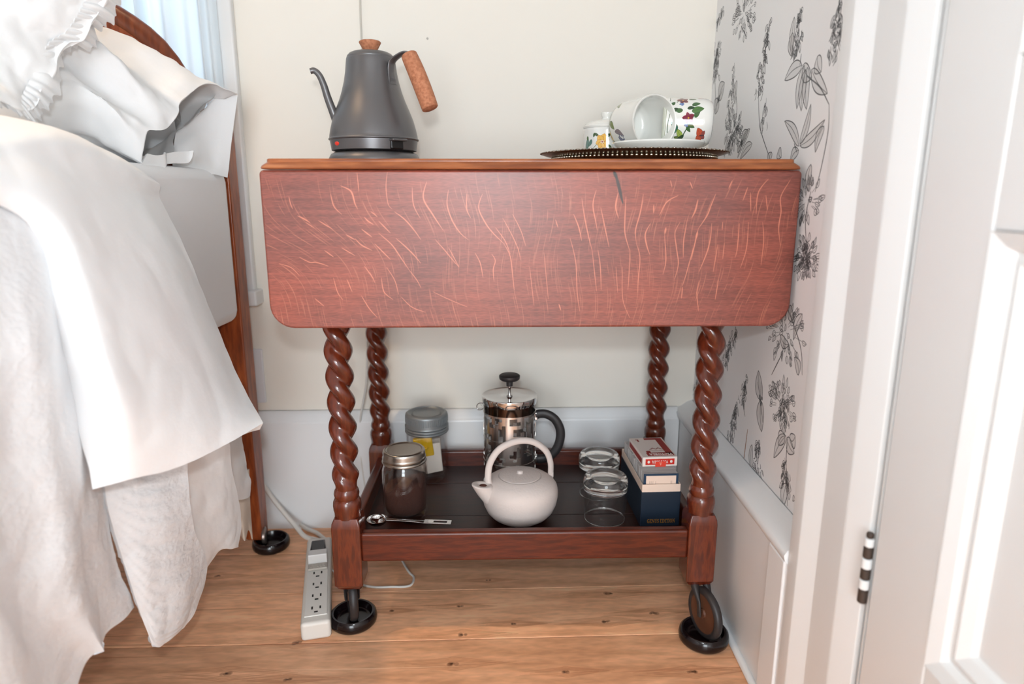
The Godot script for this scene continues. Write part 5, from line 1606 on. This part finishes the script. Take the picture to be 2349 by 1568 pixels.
func bed() -> void:
	# ---- bedstead
	var t := thing("bed", "brown wooden bedstead with an arched headboard, beside the trolley", "bed")
	for k in 2:
		var px := -0.5235 if k == 0 else -1.9
		var b := MB.new()
		var rows := []
		for h in [[0.020, 0.0155, 0.0], [0.024, 0.017, 0.0], [0.10, 0.0195, 0.0], [0.20, 0.0215, 0.0], [0.44, 0.0215, 0.0], [0.80, 0.0205, 0.0], [0.835, 0.020, 0.0], [0.842, 0.017, 0.0]]:
			var r := PackedVector3Array()
			for q in rrect(h[1], h[1], 0.003, 3): r.append(Vector3(px + q.x + (0.0215 - h[1]), h[0], -1.231 - q.y))
			rows.append(r)
		b.grid(rows, true)
		for e in [0, 7]:
			var c := PackedVector3Array()
			for q in rows[e]: c.append(Vector3(px, q.y, -1.231))
			if e == 0: b.grid([c, rows[0]], true)
			else: b.grid([rows[7], c], true)
		obj("post", b, M.bedwood, t)
		b = MB.new()
		b.tube([Vector3(px + 0.006, 0.008 + 0.012, -1.231), Vector3(px + 0.006, 0.03, -1.231)], 0.006, 10)
		b.xf = Transform3D(Basis(Vector3(0, 0, 1), PI / 2) * Basis(Vector3.RIGHT, 0.25), Vector3(px + 0.022, 0.0255, -1.224))
		b.lathe([Vector2(0, -0.004), Vector2(0.015, -0.004), Vector2(0.0175, -0.002), Vector2(0.0175, 0.002), Vector2(0.015, 0.004), Vector2(0, 0.004)], 24)
		obj("castor", b, mat(Color(0.55, 0.50, 0.48), 0.3, 0.8), t)
	# headboard: arched panel with a moulded rim; arch top over the posts
	var arch := []
	var half_arch := spline([Vector3(-0.545, 0.79, 0), Vector3(-0.565, 0.875, 0), Vector3(-0.602, 0.942, 0), Vector3(-0.650, 0.986, 0), Vector3(-0.72, 1.024, 0), Vector3(-0.86, 1.072, 0), Vector3(-1.03, 1.105, 0), Vector3(-1.2125, 1.115, 0)], 16)
	for k in 33:
		var f := k / 32.0
		var h := 1.0 - absf(f - 0.5) * 2.0
		var q: Vector3 = half_arch[int(round(h * 16.0))]
		arch.append(Vector2(q.x if f < 0.5 else -2.425 - q.x, q.y))
	var poly := PackedVector2Array()
	for q in arch: poly.append(q)
	for q in [Vector2(-1.88, 0.44), Vector2(-1.80, 0.475), Vector2(-1.6, 0.49), Vector2(-0.80, 0.49), Vector2(-0.62, 0.475), Vector2(-0.57, 0.455), Vector2(-0.545, 0.425)]: poly.append(q)
	var b := MB.new()
	b.prism(poly, -1.240, -1.222, 0.002)
	obj("headboard_panel", b, M.bedwood, t)
	M.bedwood2 = M.bedwood.duplicate()
	M.bedwood2.albedo_color = Color(0.86, 0.88, 0.95)
	b = MB.new()
	var path := []
	for q in arch: path.append(Vector3(q.x, q.y - 0.006, -1.228))
	b.tube(path, Vector2(0.017, 0.010), 14, true, Vector3(0, 0, 1))
	obj("arch_moulding", b, M.bedwood2, t)
	b = MB.new()
	path = []
	for q in arch: path.append(Vector3(q.x + (0.02 if q.x < -1.2 else -0.02), q.y - 0.036, -1.221))
	b.tube(path, Vector2(0.006, 0.008), 10, true, Vector3(0, 0, 1))
	obj("arch_bead", b, M.bedwood2, t)
	box_obj("side_rail", Vector3(-0.62, 0.435, -0.22), Vector3(0.022, 0.12, 1.98), M.bedwood, t, 0.004)
	box_obj("side_rail", Vector3(-1.82, 0.435, -0.22), Vector3(0.022, 0.12, 1.98), M.bedwood, t, 0.004)
	castor_cup(Vector3(-0.4885, 0, -1.2235), "black castor cup under the wooden bed post, near the skirting board", 0.93)
	# ---- mattress in a fitted sheet
	b = MB.new()
	var ctrl := []
	b.rbox(Vector3(-1.2, 0.606, -0.22), Vector3(1.396, 0.272, 1.985), 0.022)
	var ms := obj("mattress", b, M.sheet)
	tag(ms, "deep mattress in a smooth pale grey-white fitted sheet", "mattress")
	# ---- sheer curtain
	var rows := []
	for i in 3:
		var r := PackedVector3Array()
		for k in 481:
			var f := k / 480.0
			var x := lerpf(-1.66, -0.525, f)
			var y: float = [0.56, 1.3, 2.1][i]
			r.append(Vector3(x + 0.006 * sin(f * 61.0 + i * 0.4), y, -1.287 - (x + 0.5) * -0.035 + 0.013 * sin(f * 150.0 + 0.3 * i + 2.0 * sin(f * 23.0)) * (0.8 + 0.4 * sin(f * 17.0)) + 0.006 * sin(f * 261.0)))
		rows.append(r)
	b = MB.new()
	b.grid(rows)
	var sheer := mat(Color(0.93, 0.955, 0.965), 0.9)
	sheer.backlight_enabled = true
	sheer.backlight = Color(0.9, 0.93, 0.95)
	tag(obj("sheer_curtain", b, sheer), "sheer white curtain hanging in folds behind the headboard", "curtain")
	# ---- rear pillow in its case: a full body and a flat open end hanging over the mattress
	var p1 := thing("pillow", "rear white pillow whose flat case end hangs down beside the bed post", "pillow")
	b = MB.new()
	var body := []
	for k in 13:
		var f := k / 12.0
		var x := lerpf(-0.56, -1.15, f)
		var e := pow(sin(PI * clampf(f, 0.0, 1.0)), 0.5)
		var r := PackedVector3Array()
		for j in 24:
			var a := TAU * j / 24
			r.append(Vector3(x, 0.82 + sin(a) * (0.03 + 0.065 * e), -1.165 + cos(a) * (0.012 + 0.040 * e)))
		body.append(r)
	b.grid(body, true)
	obj("pillow_body", b, M.sheet, p1)
	b = MB.new()
	rows = net([[Vector3(-0.542, 0.7314, -1.09), Vector3(-0.527, 0.7333, -1.11), Vector3(-0.5081, 0.7324, -1.15), Vector3(-0.4925, 0.7274, -1.18)], [Vector3(-0.5458, 0.7681, -1.11), Vector3(-0.5284, 0.7762, -1.13), Vector3(-0.5094, 0.7718, -1.17), Vector3(-0.4877, 0.7679, -1.19)], [Vector3(-0.5503, 0.7919, -1.13), Vector3(-0.5324, 0.8042, -1.16), Vector3(-0.5059, 0.8135, -1.185), Vector3(-0.4793, 0.8205, -1.198)], [Vector3(-0.5544, 0.8046, -1.15), Vector3(-0.5259, 0.8356, -1.18), Vector3(-0.4954, 0.867, -1.195), Vector3(-0.4693, 0.8656, -1.2)]], 24, 30)
	rows = rumple(rows, 0.0022, 9.0, 0.0007, 40.0)
	b.shell(rows, 0.0016)
	obj("case_end", b, M.case, p1)
	# ---- front pillow: loose case, open at its right end
	var p2 := thing("pillow_001", "plump white pillow with its loose open case mouth towards the trolley", "pillow")
	var mouth := [Vector3(-0.4659, 0.8663, -1.19), Vector3(-0.4849, 0.8758, -1.13), Vector3(-0.4997, 0.8394, -1.06), Vector3(-0.4967, 0.8195, -1.04), Vector3(-0.5006, 0.7996, -1.02), Vector3(-0.5048, 0.7904, -1), Vector3(-0.5138, 0.7886, -0.98), Vector3(-0.5147, 0.7651, -0.965), Vector3(-0.5186, 0.7387, -0.955), Vector3(-0.5186, 0.7374, -1), Vector3(-0.5214, 0.7514, -1.06), Vector3(-0.5459, 0.7871, -1.12), Vector3(-0.5223, 0.8212, -1.15), Vector3(-0.4921, 0.8659, -1.187)]
	var nm := mouth.size()
	var angs := [15, 75, 108, 124, 138, 152, 172, 190, 216, 246, 272, 300, 322, 345]
	ctrl = []
	for ring in [[-1.10, 0.02, 0.02, 0.0], [-1.05, 0.08, 0.055, 0.0], [-0.90, 0.125, 0.10, 0.0], [-0.76, 0.135, 0.115, 0.004], [-0.66, 0.130, 0.108, 0.003], [-0.585, 0.122, 0.090, 0.0]]:
		var r := []
		for k in nm:
			var a := deg_to_rad(angs[k])
			r.append(Vector3(ring[0] + (0.03 * sin(k * 2.1) if ring[0] > -0.7 else 0.0), 0.838 + sin(a) * ring[2], -1.065 - cos(a) * ring[1]))
		ctrl.append(r)
	var lip := []
	for k in nm: lip.append(mouth[k].lerp(ctrl[5][k], 0.30))
	ctrl.append(lip)
	ctrl.append(mouth)
	rows = net(ctrl, 90, 112, true)
	rows = rumple(rows, -0.0050, 8.0, 0.0016, 30.0, Vector3(0.7, 1.3, 1.2), true)
	b = MB.new()
	b.grid(rows, true, true)
	var inner := []
	for i in range(52, rows.size()):
		var cen := Vector3.ZERO
		for q in rows[i]: cen += q
		cen /= rows[i].size()
		var r := PackedVector3Array()
		for q in rows[i]: r.append(q + (cen - q).normalized() * 0.0022)
		inner.append(r)
	b.grid(inner, true, false)
	b.grid([rows[-1], inner[-1]], true, true)
	obj("pillow_case", b, M.case, p2)
	b = MB.new()   # the stuffing that shows deep inside
	b.ball(Vector3(-0.80, 0.83, -1.07), Vector3(0.20, 0.085, 0.10), 28, 16)
	obj("filling", b, M.sheet, p2)
	b = MB.new()
	rows = net([[Vector3(-0.5181, 0.7381, -0.955), Vector3(-0.5164, 0.732, -0.985), Vector3(-0.5108, 0.7384, -1.01), Vector3(-0.5178, 0.7499, -1.03)], [Vector3(-0.5177, 0.7456, -0.965), Vector3(-0.5154, 0.7413, -0.99), Vector3(-0.5136, 0.748, -1.015), Vector3(-0.5183, 0.7563, -1.03)], [Vector3(-0.5196, 0.7559, -0.98), Vector3(-0.5178, 0.7546, -1), Vector3(-0.5164, 0.757, -1.02), Vector3(-0.5179, 0.76, -1.03)]], 12, 20)
	b.shell(rows, 0.003)
	rows = net([[Vector3(-0.514, 0.7438, -1.02), Vector3(-0.5137, 0.7458, -1.05), Vector3(-0.5074, 0.7475, -1.075), Vector3(-0.5052, 0.7553, -1.085)], [Vector3(-0.5178, 0.7499, -1.03), Vector3(-0.5153, 0.7537, -1.055), Vector3(-0.5104, 0.755, -1.08), Vector3(-0.5054, 0.7622, -1.09)], [Vector3(-0.5199, 0.7591, -1.035), Vector3(-0.5167, 0.7631, -1.06), Vector3(-0.513, 0.7652, -1.085), Vector3(-0.5065, 0.7672, -1.095)]], 12, 20)
	b.shell(rows, 0.003)
	obj("case_flap", b, M.linen, p2)
	# ---- ruffled pillow nearest the camera
	var p3 := thing("pillow_002", "out of focus white pillow with a ruffled edge leaning at the upper left", "pillow")
	var edge := [Vector3(-0.4942, 1.022, -1), Vector3(-0.5179, 0.9799, -0.985), Vector3(-0.5342, 0.9378, -0.965), Vector3(-0.5525, 0.9139, -0.955), Vector3(-0.5515, 0.8934, -0.945), Vector3(-0.5754, 0.8861, -0.925), Vector3(-0.5746, 0.8489, -0.9), Vector3(-0.5777, 0.8126, -0.872), Vector3(-0.5777, 0.784, -0.85), Vector3(-0.5818, 0.7919, -0.825), Vector3(-0.5798, 0.7945, -0.79), Vector3(-0.5858, 0.7824, -0.74), Vector3(-0.5928, 0.7818, -0.69)]
	var seam := [Vector3(-0.5127, 1.023, -0.955), Vector3(-0.5281, 0.979, -0.935), Vector3(-0.5441, 0.9411, -0.92), Vector3(-0.5514, 0.9159, -0.905), Vector3(-0.5595, 0.8984, -0.895), Vector3(-0.5726, 0.8821, -0.88), Vector3(-0.5772, 0.8523, -0.86), Vector3(-0.5812, 0.8266, -0.842), Vector3(-0.5821, 0.8095, -0.825), Vector3(-0.5808, 0.8099, -0.8), Vector3(-0.5784, 0.815, -0.765), Vector3(-0.5821, 0.8116, -0.72), Vector3(-0.5863, 0.8125, -0.68)]
	var half := []; var mids := []; var back := []; var back2 := []
	for k in 13:
		var c: Vector3 = Vector3(-0.70, 0.98, -0.76)
		half.append(seam[k].lerp(c, 0.22) + Vector3(0.012, 0.0, 0.028))
		mids.append(seam[k].lerp(c, 0.66) + Vector3(0.016, 0, 0.04))
		back.append(seam[k].lerp(edge[k], 0.15) + Vector3(-0.006, 0.0, -0.012))
		back2.append(seam[k].lerp(c, 0.6) + Vector3(-0.06, 0.03, -0.13))
	var rim := []
	for k in 13: rim.append(seam[k].lerp(edge[k], 0.10) + Vector3(0.004, 0.0, -0.004))
	rows = net([back2, back, rim, half, mids], 70, 150)
	rows = rumple(rows, 0.0045, 9.0, 0.0014, 30.0)
	b = MB.new()
	b.grid(rows, false, true)
	obj("pillow_body", b, M.linen, p3)
	b = MB.new()   # gathered frill sewn into the seam
	var mid_edge := []
	for k in 13: mid_edge.append(seam[k].lerp(edge[k], 0.55) + Vector3(0.004, 0.002, 0.006))
	rows = net([seam, mid_edge, edge], 16, 420)
	for i in rows.size():
		var f := float(i) / 16.0
		for j in rows[i].size():
			var ph: float = j * 0.52 + 1.6 * sin(j * 0.071) + 0.9 * sin(j * 0.023)
			rows[i][j] += Vector3(0.35, 0.22, 0.91) * (0.0012 + 0.0052 * f) * sin(ph) + Vector3(0.70, -0.60, 0.1) * f * (0.0060 * sin(j * 0.083 + 1.0) + 0.0026 * sin(ph * 0.5))
	b.shell(rows, 0.0012, true)
	obj("ruffle", b, M.case, p3)
	# ---- turned-back duvet: smooth, hanging over the edge of the mattress to a corner
	rows = net([
		[Vector3(-1.02, 0.79, -0.20), Vector3(-1.02, 0.79, -0.52), Vector3(-1.02, 0.79, -0.66), Vector3(-1.02, 0.785, -0.80), Vector3(-1.02, 0.765, -0.915)],
		[Vector3(-0.70, 0.80, -0.20), Vector3(-0.70, 0.80, -0.52), Vector3(-0.70, 0.80, -0.66), Vector3(-0.70, 0.79, -0.80), Vector3(-0.70, 0.765, -0.925)],
		[Vector3(-0.51, 0.7527, -0.5397), Vector3(-0.51, 0.7684, -0.6803), Vector3(-0.512, 0.7734, -0.7572), Vector3(-0.51, 0.7628, -0.8333), Vector3(-0.507, 0.7248, -0.9417)],
		[Vector3(-0.468, 0.715, -0.5455), Vector3(-0.47, 0.7292, -0.6518), Vector3(-0.474, 0.7236, -0.7259), Vector3(-0.478, 0.7022, -0.8164), Vector3(-0.49, 0.6918, -0.9492)],
		[Vector3(-0.47, 0.6685, -0.6557), Vector3(-0.44, 0.6595, -0.6664), Vector3(-0.444, 0.6457, -0.7359), Vector3(-0.448, 0.6311, -0.8258), Vector3(-0.462, 0.6254, -0.9459)],
		[Vector3(-0.466, 0.5955, -0.6553), Vector3(-0.418, 0.5861, -0.6461), Vector3(-0.415, 0.5723, -0.7106), Vector3(-0.418, 0.5574, -0.8087), Vector3(-0.43, 0.5366, -0.9376)],
		[Vector3(-0.462, 0.5214, -0.6624), Vector3(-0.402, 0.5161, -0.6325), Vector3(-0.395, 0.4987, -0.6922), Vector3(-0.392, 0.4805, -0.7936), Vector3(-0.395, 0.4454, -0.9251)],
		[Vector3(-0.458, 0.4444, -0.6638), Vector3(-0.404, 0.4577, -0.6415), Vector3(-0.388, 0.4471, -0.69), Vector3(-0.374, 0.4263, -0.7776), Vector3(-0.358, 0.3996, -0.8901)],
		[Vector3(-0.445, 0.3942, -0.6517), Vector3(-0.412, 0.3985, -0.6664), Vector3(-0.392, 0.3899, -0.7139), Vector3(-0.368, 0.3881, -0.78), Vector3(-0.346, 0.3894, -0.8752)]], 110, 90)
	rows = rumple(rows, 0.0024, 4.0, 0.0006, 24.0, Vector3(1, 0.8, 1))
	b = MB.new()
	b.shell(rows, 0.012, true)
	tag(obj("duvet", b, M.linen), "smooth white duvet turned over the mattress edge, its corner pointing to the trolley", "duvet")
	# ---- textured bedspread below it, hanging in rounded lobes
	var cv := thing("bedspread", "white crinkled bedspread hanging in lobes to the floor at the left", "bedspread")
	rows = net([
		[Vector3(-0.62, 0.776, 0.15), Vector3(-0.62, 0.776, -0.30), Vector3(-0.62, 0.776, -0.55), Vector3(-0.62, 0.776, -0.72), Vector3(-0.60, 0.765, -0.83)],
		[Vector3(-0.51, 0.762, 0.15), Vector3(-0.51, 0.762, -0.30), Vector3(-0.512, 0.762, -0.55), Vector3(-0.515, 0.755, -0.72), Vector3(-0.52, 0.745, -0.84)],
		[Vector3(-0.465, 0.70, 0.15), Vector3(-0.465, 0.7011, -0.4084), Vector3(-0.475, 0.7089, -0.5871), Vector3(-0.485, 0.7019, -0.6969), Vector3(-0.505, 0.6617, -0.7986)],
		[Vector3(-0.44, 0.55, 0.15), Vector3(-0.44, 0.6381, -0.3724), Vector3(-0.448, 0.6094, -0.545), Vector3(-0.45, 0.595, -0.6319), Vector3(-0.49, 0.5518, -0.7664)],
		[Vector3(-0.43, 0.40, 0.15), Vector3(-0.43, 0.578, -0.3502), Vector3(-0.44, 0.5197, -0.5287), Vector3(-0.446, 0.4892, -0.6179), Vector3(-0.474, 0.4362, -0.7268)],
		[Vector3(-0.43, 0.28, 0.15), Vector3(-0.43, 0.5031, -0.3559), Vector3(-0.44, 0.4189, -0.5308), Vector3(-0.446, 0.3855, -0.6212), Vector3(-0.47, 0.3226, -0.7126)],
		[Vector3(-0.435, 0.16, 0.15), Vector3(-0.435, 0.4046, -0.3643), Vector3(-0.44, 0.3163, -0.5291), Vector3(-0.45, 0.3049, -0.6236), Vector3(-0.47, 0.2561, -0.7191)],
		[Vector3(-0.44, 0.05, 0.15), Vector3(-0.44, 0.05, -0.25), Vector3(-0.45, 0.1886, -0.5919), Vector3(-0.458, 0.2088, -0.6471), Vector3(-0.472, 0.1973, -0.7341)]], 130, 100)
	for i in rows.size():
		for j in rows[i].size():
			var f := clampf(float(i) / rows.size() * 1.6 - 0.5, 0.0, 1.0)
			rows[i][j] += Vector3(0.010 * f * sin(j * 0.20) * clampf((92.0 - j) / 30.0, 0.0, 1.0), 0, 0)
	rows = rumple(rows, 0.0025, 6.0, 0.0013, 36.0)
	b = MB.new()
	b.shell(rows, 0.010, true)
	obj("side_drop", b, M.quilt, cv)
	b = MB.new()   # the long rounded corner
	rows = net([
		[Vector3(-0.468, 0.3899, -0.709), Vector3(-0.455, 0.3797, -0.7388), Vector3(-0.44, 0.3713, -0.7784), Vector3(-0.425, 0.3616, -0.8159)],
		[Vector3(-0.466, 0.3547, -0.7037), Vector3(-0.45, 0.3415, -0.7306), Vector3(-0.436, 0.3283, -0.7695), Vector3(-0.428, 0.3008, -0.8134)],
		[Vector3(-0.464, 0.3175, -0.7065), Vector3(-0.448, 0.2982, -0.7316), Vector3(-0.435, 0.2775, -0.7747), Vector3(-0.432, 0.2444, -0.8294)],
		[Vector3(-0.462, 0.2713, -0.7131), Vector3(-0.447, 0.2447, -0.7375), Vector3(-0.437, 0.2163, -0.794), Vector3(-0.438, 0.1848, -0.8629)],
		[Vector3(-0.46, 0.2155, -0.7224), Vector3(-0.448, 0.1896, -0.7426), Vector3(-0.44, 0.161, -0.7939), Vector3(-0.442, 0.15, -0.857)],
		[Vector3(-0.458, 0.1688, -0.731), Vector3(-0.45, 0.151, -0.7399), Vector3(-0.445, 0.1358, -0.7781), Vector3(-0.446, 0.1252, -0.8264)],
		[Vector3(-0.457, 0.1408, -0.7383), Vector3(-0.453, 0.13, -0.7474), Vector3(-0.45, 0.1244, -0.7705), Vector3(-0.45, 0.1165, -0.8047)]], 220, 70)
	rows = rumple(rows, 0.0020, 7.0, 0.0005, 30.0)
	for i in rows.size():
		for j in rows[i].size(): rows[i][j] += Vector3(0.00032, 0, 0.0002) * sin(PI * j / 70.0) * sin(i * 0.42 + (j - 40.0) * (j - 40.0) * 0.006)   # curved rows of quilting
	b.shell(rows, 0.009, true)
	obj("corner_lobe", b, M.quilt, cv)
	b = MB.new()   # the middle lobe
	rows = net([
		[Vector3(-0.455, 0.3642, -0.8399), Vector3(-0.445, 0.3549, -0.8795), Vector3(-0.432, 0.349, -0.9117), Vector3(-0.425, 0.3451, -0.9398)],
		[Vector3(-0.458, 0.32, -0.8543), Vector3(-0.444, 0.3056, -0.8865), Vector3(-0.434, 0.2904, -0.9287), Vector3(-0.432, 0.2809, -0.9585)],
		[Vector3(-0.458, 0.2703, -0.8621), Vector3(-0.446, 0.2483, -0.8992), Vector3(-0.438, 0.2289, -0.945), Vector3(-0.438, 0.2127, -0.9852)],
		[Vector3(-0.458, 0.2227, -0.8752), Vector3(-0.448, 0.1957, -0.9142), Vector3(-0.442, 0.1754, -0.9592), Vector3(-0.442, 0.1703, -0.9928)],
		[Vector3(-0.46, 0.1641, -0.8914), Vector3(-0.452, 0.1652, -0.9242), Vector3(-0.446, 0.1518, -0.9553), Vector3(-0.446, 0.1393, -0.9852)],
		[Vector3(-0.462, 0.1431, -0.8998), Vector3(-0.456, 0.1546, -0.9373), Vector3(-0.45, 0.1424, -0.9662), Vector3(-0.45, 0.1319, -0.9899)]], 70, 50)
	rows = rumple(rows, 0.0022, 7.0, 0.0006, 40.0)
	b.shell(rows, 0.008, true)
	obj("middle_lobe", b, M.linen, cv)
	b = MB.new()   # a small flap against the post
	rows = net([
		[Vector3(-0.462, 0.3184, -1.001), Vector3(-0.458, 0.3116, -1.029), Vector3(-0.455, 0.3082, -1.058)],
		[Vector3(-0.466, 0.2721, -1.013), Vector3(-0.46, 0.2609, -1.04), Vector3(-0.458, 0.255, -1.073)],
		[Vector3(-0.468, 0.2245, -1.034), Vector3(-0.462, 0.2132, -1.055), Vector3(-0.46, 0.2052, -1.084)],
		[Vector3(-0.47, 0.1864, -1.05), Vector3(-0.465, 0.1818, -1.063), Vector3(-0.462, 0.1797, -1.084)]], 36, 24)
	rows = rumple(rows, 0.003, 12.0)
	b.shell(rows, 0.004, true)
	obj("end_flap", b, M.linen, cv)
	# ---- bed valance showing below
	b = MB.new()
	rows = net([
		[Vector3(-0.505, 0.2137, -1.093), Vector3(-0.5, 0.2072, -1.117), Vector3(-0.496, 0.1976, -1.149), Vector3(-0.5, 0.1892, -1.178)],
		[Vector3(-0.505, 0.1484, -1.107), Vector3(-0.494, 0.1457, -1.112), Vector3(-0.49, 0.1375, -1.128), Vector3(-0.498, 0.1288, -1.164)],
		[Vector3(-0.505, 0.08621, -1.122), Vector3(-0.492, 0.07619, -1.112), Vector3(-0.498, 0.08032, -1.145), Vector3(-0.496, 0.05533, -1.155)]], 36, 30)
	b.shell(rows, 0.002, true)
	tag(obj("bed_valance", b, mat(Color(0.90, 0.85, 0.79), 0.9)), "cream pleated valance tips showing beside the bed post foot", "valance")
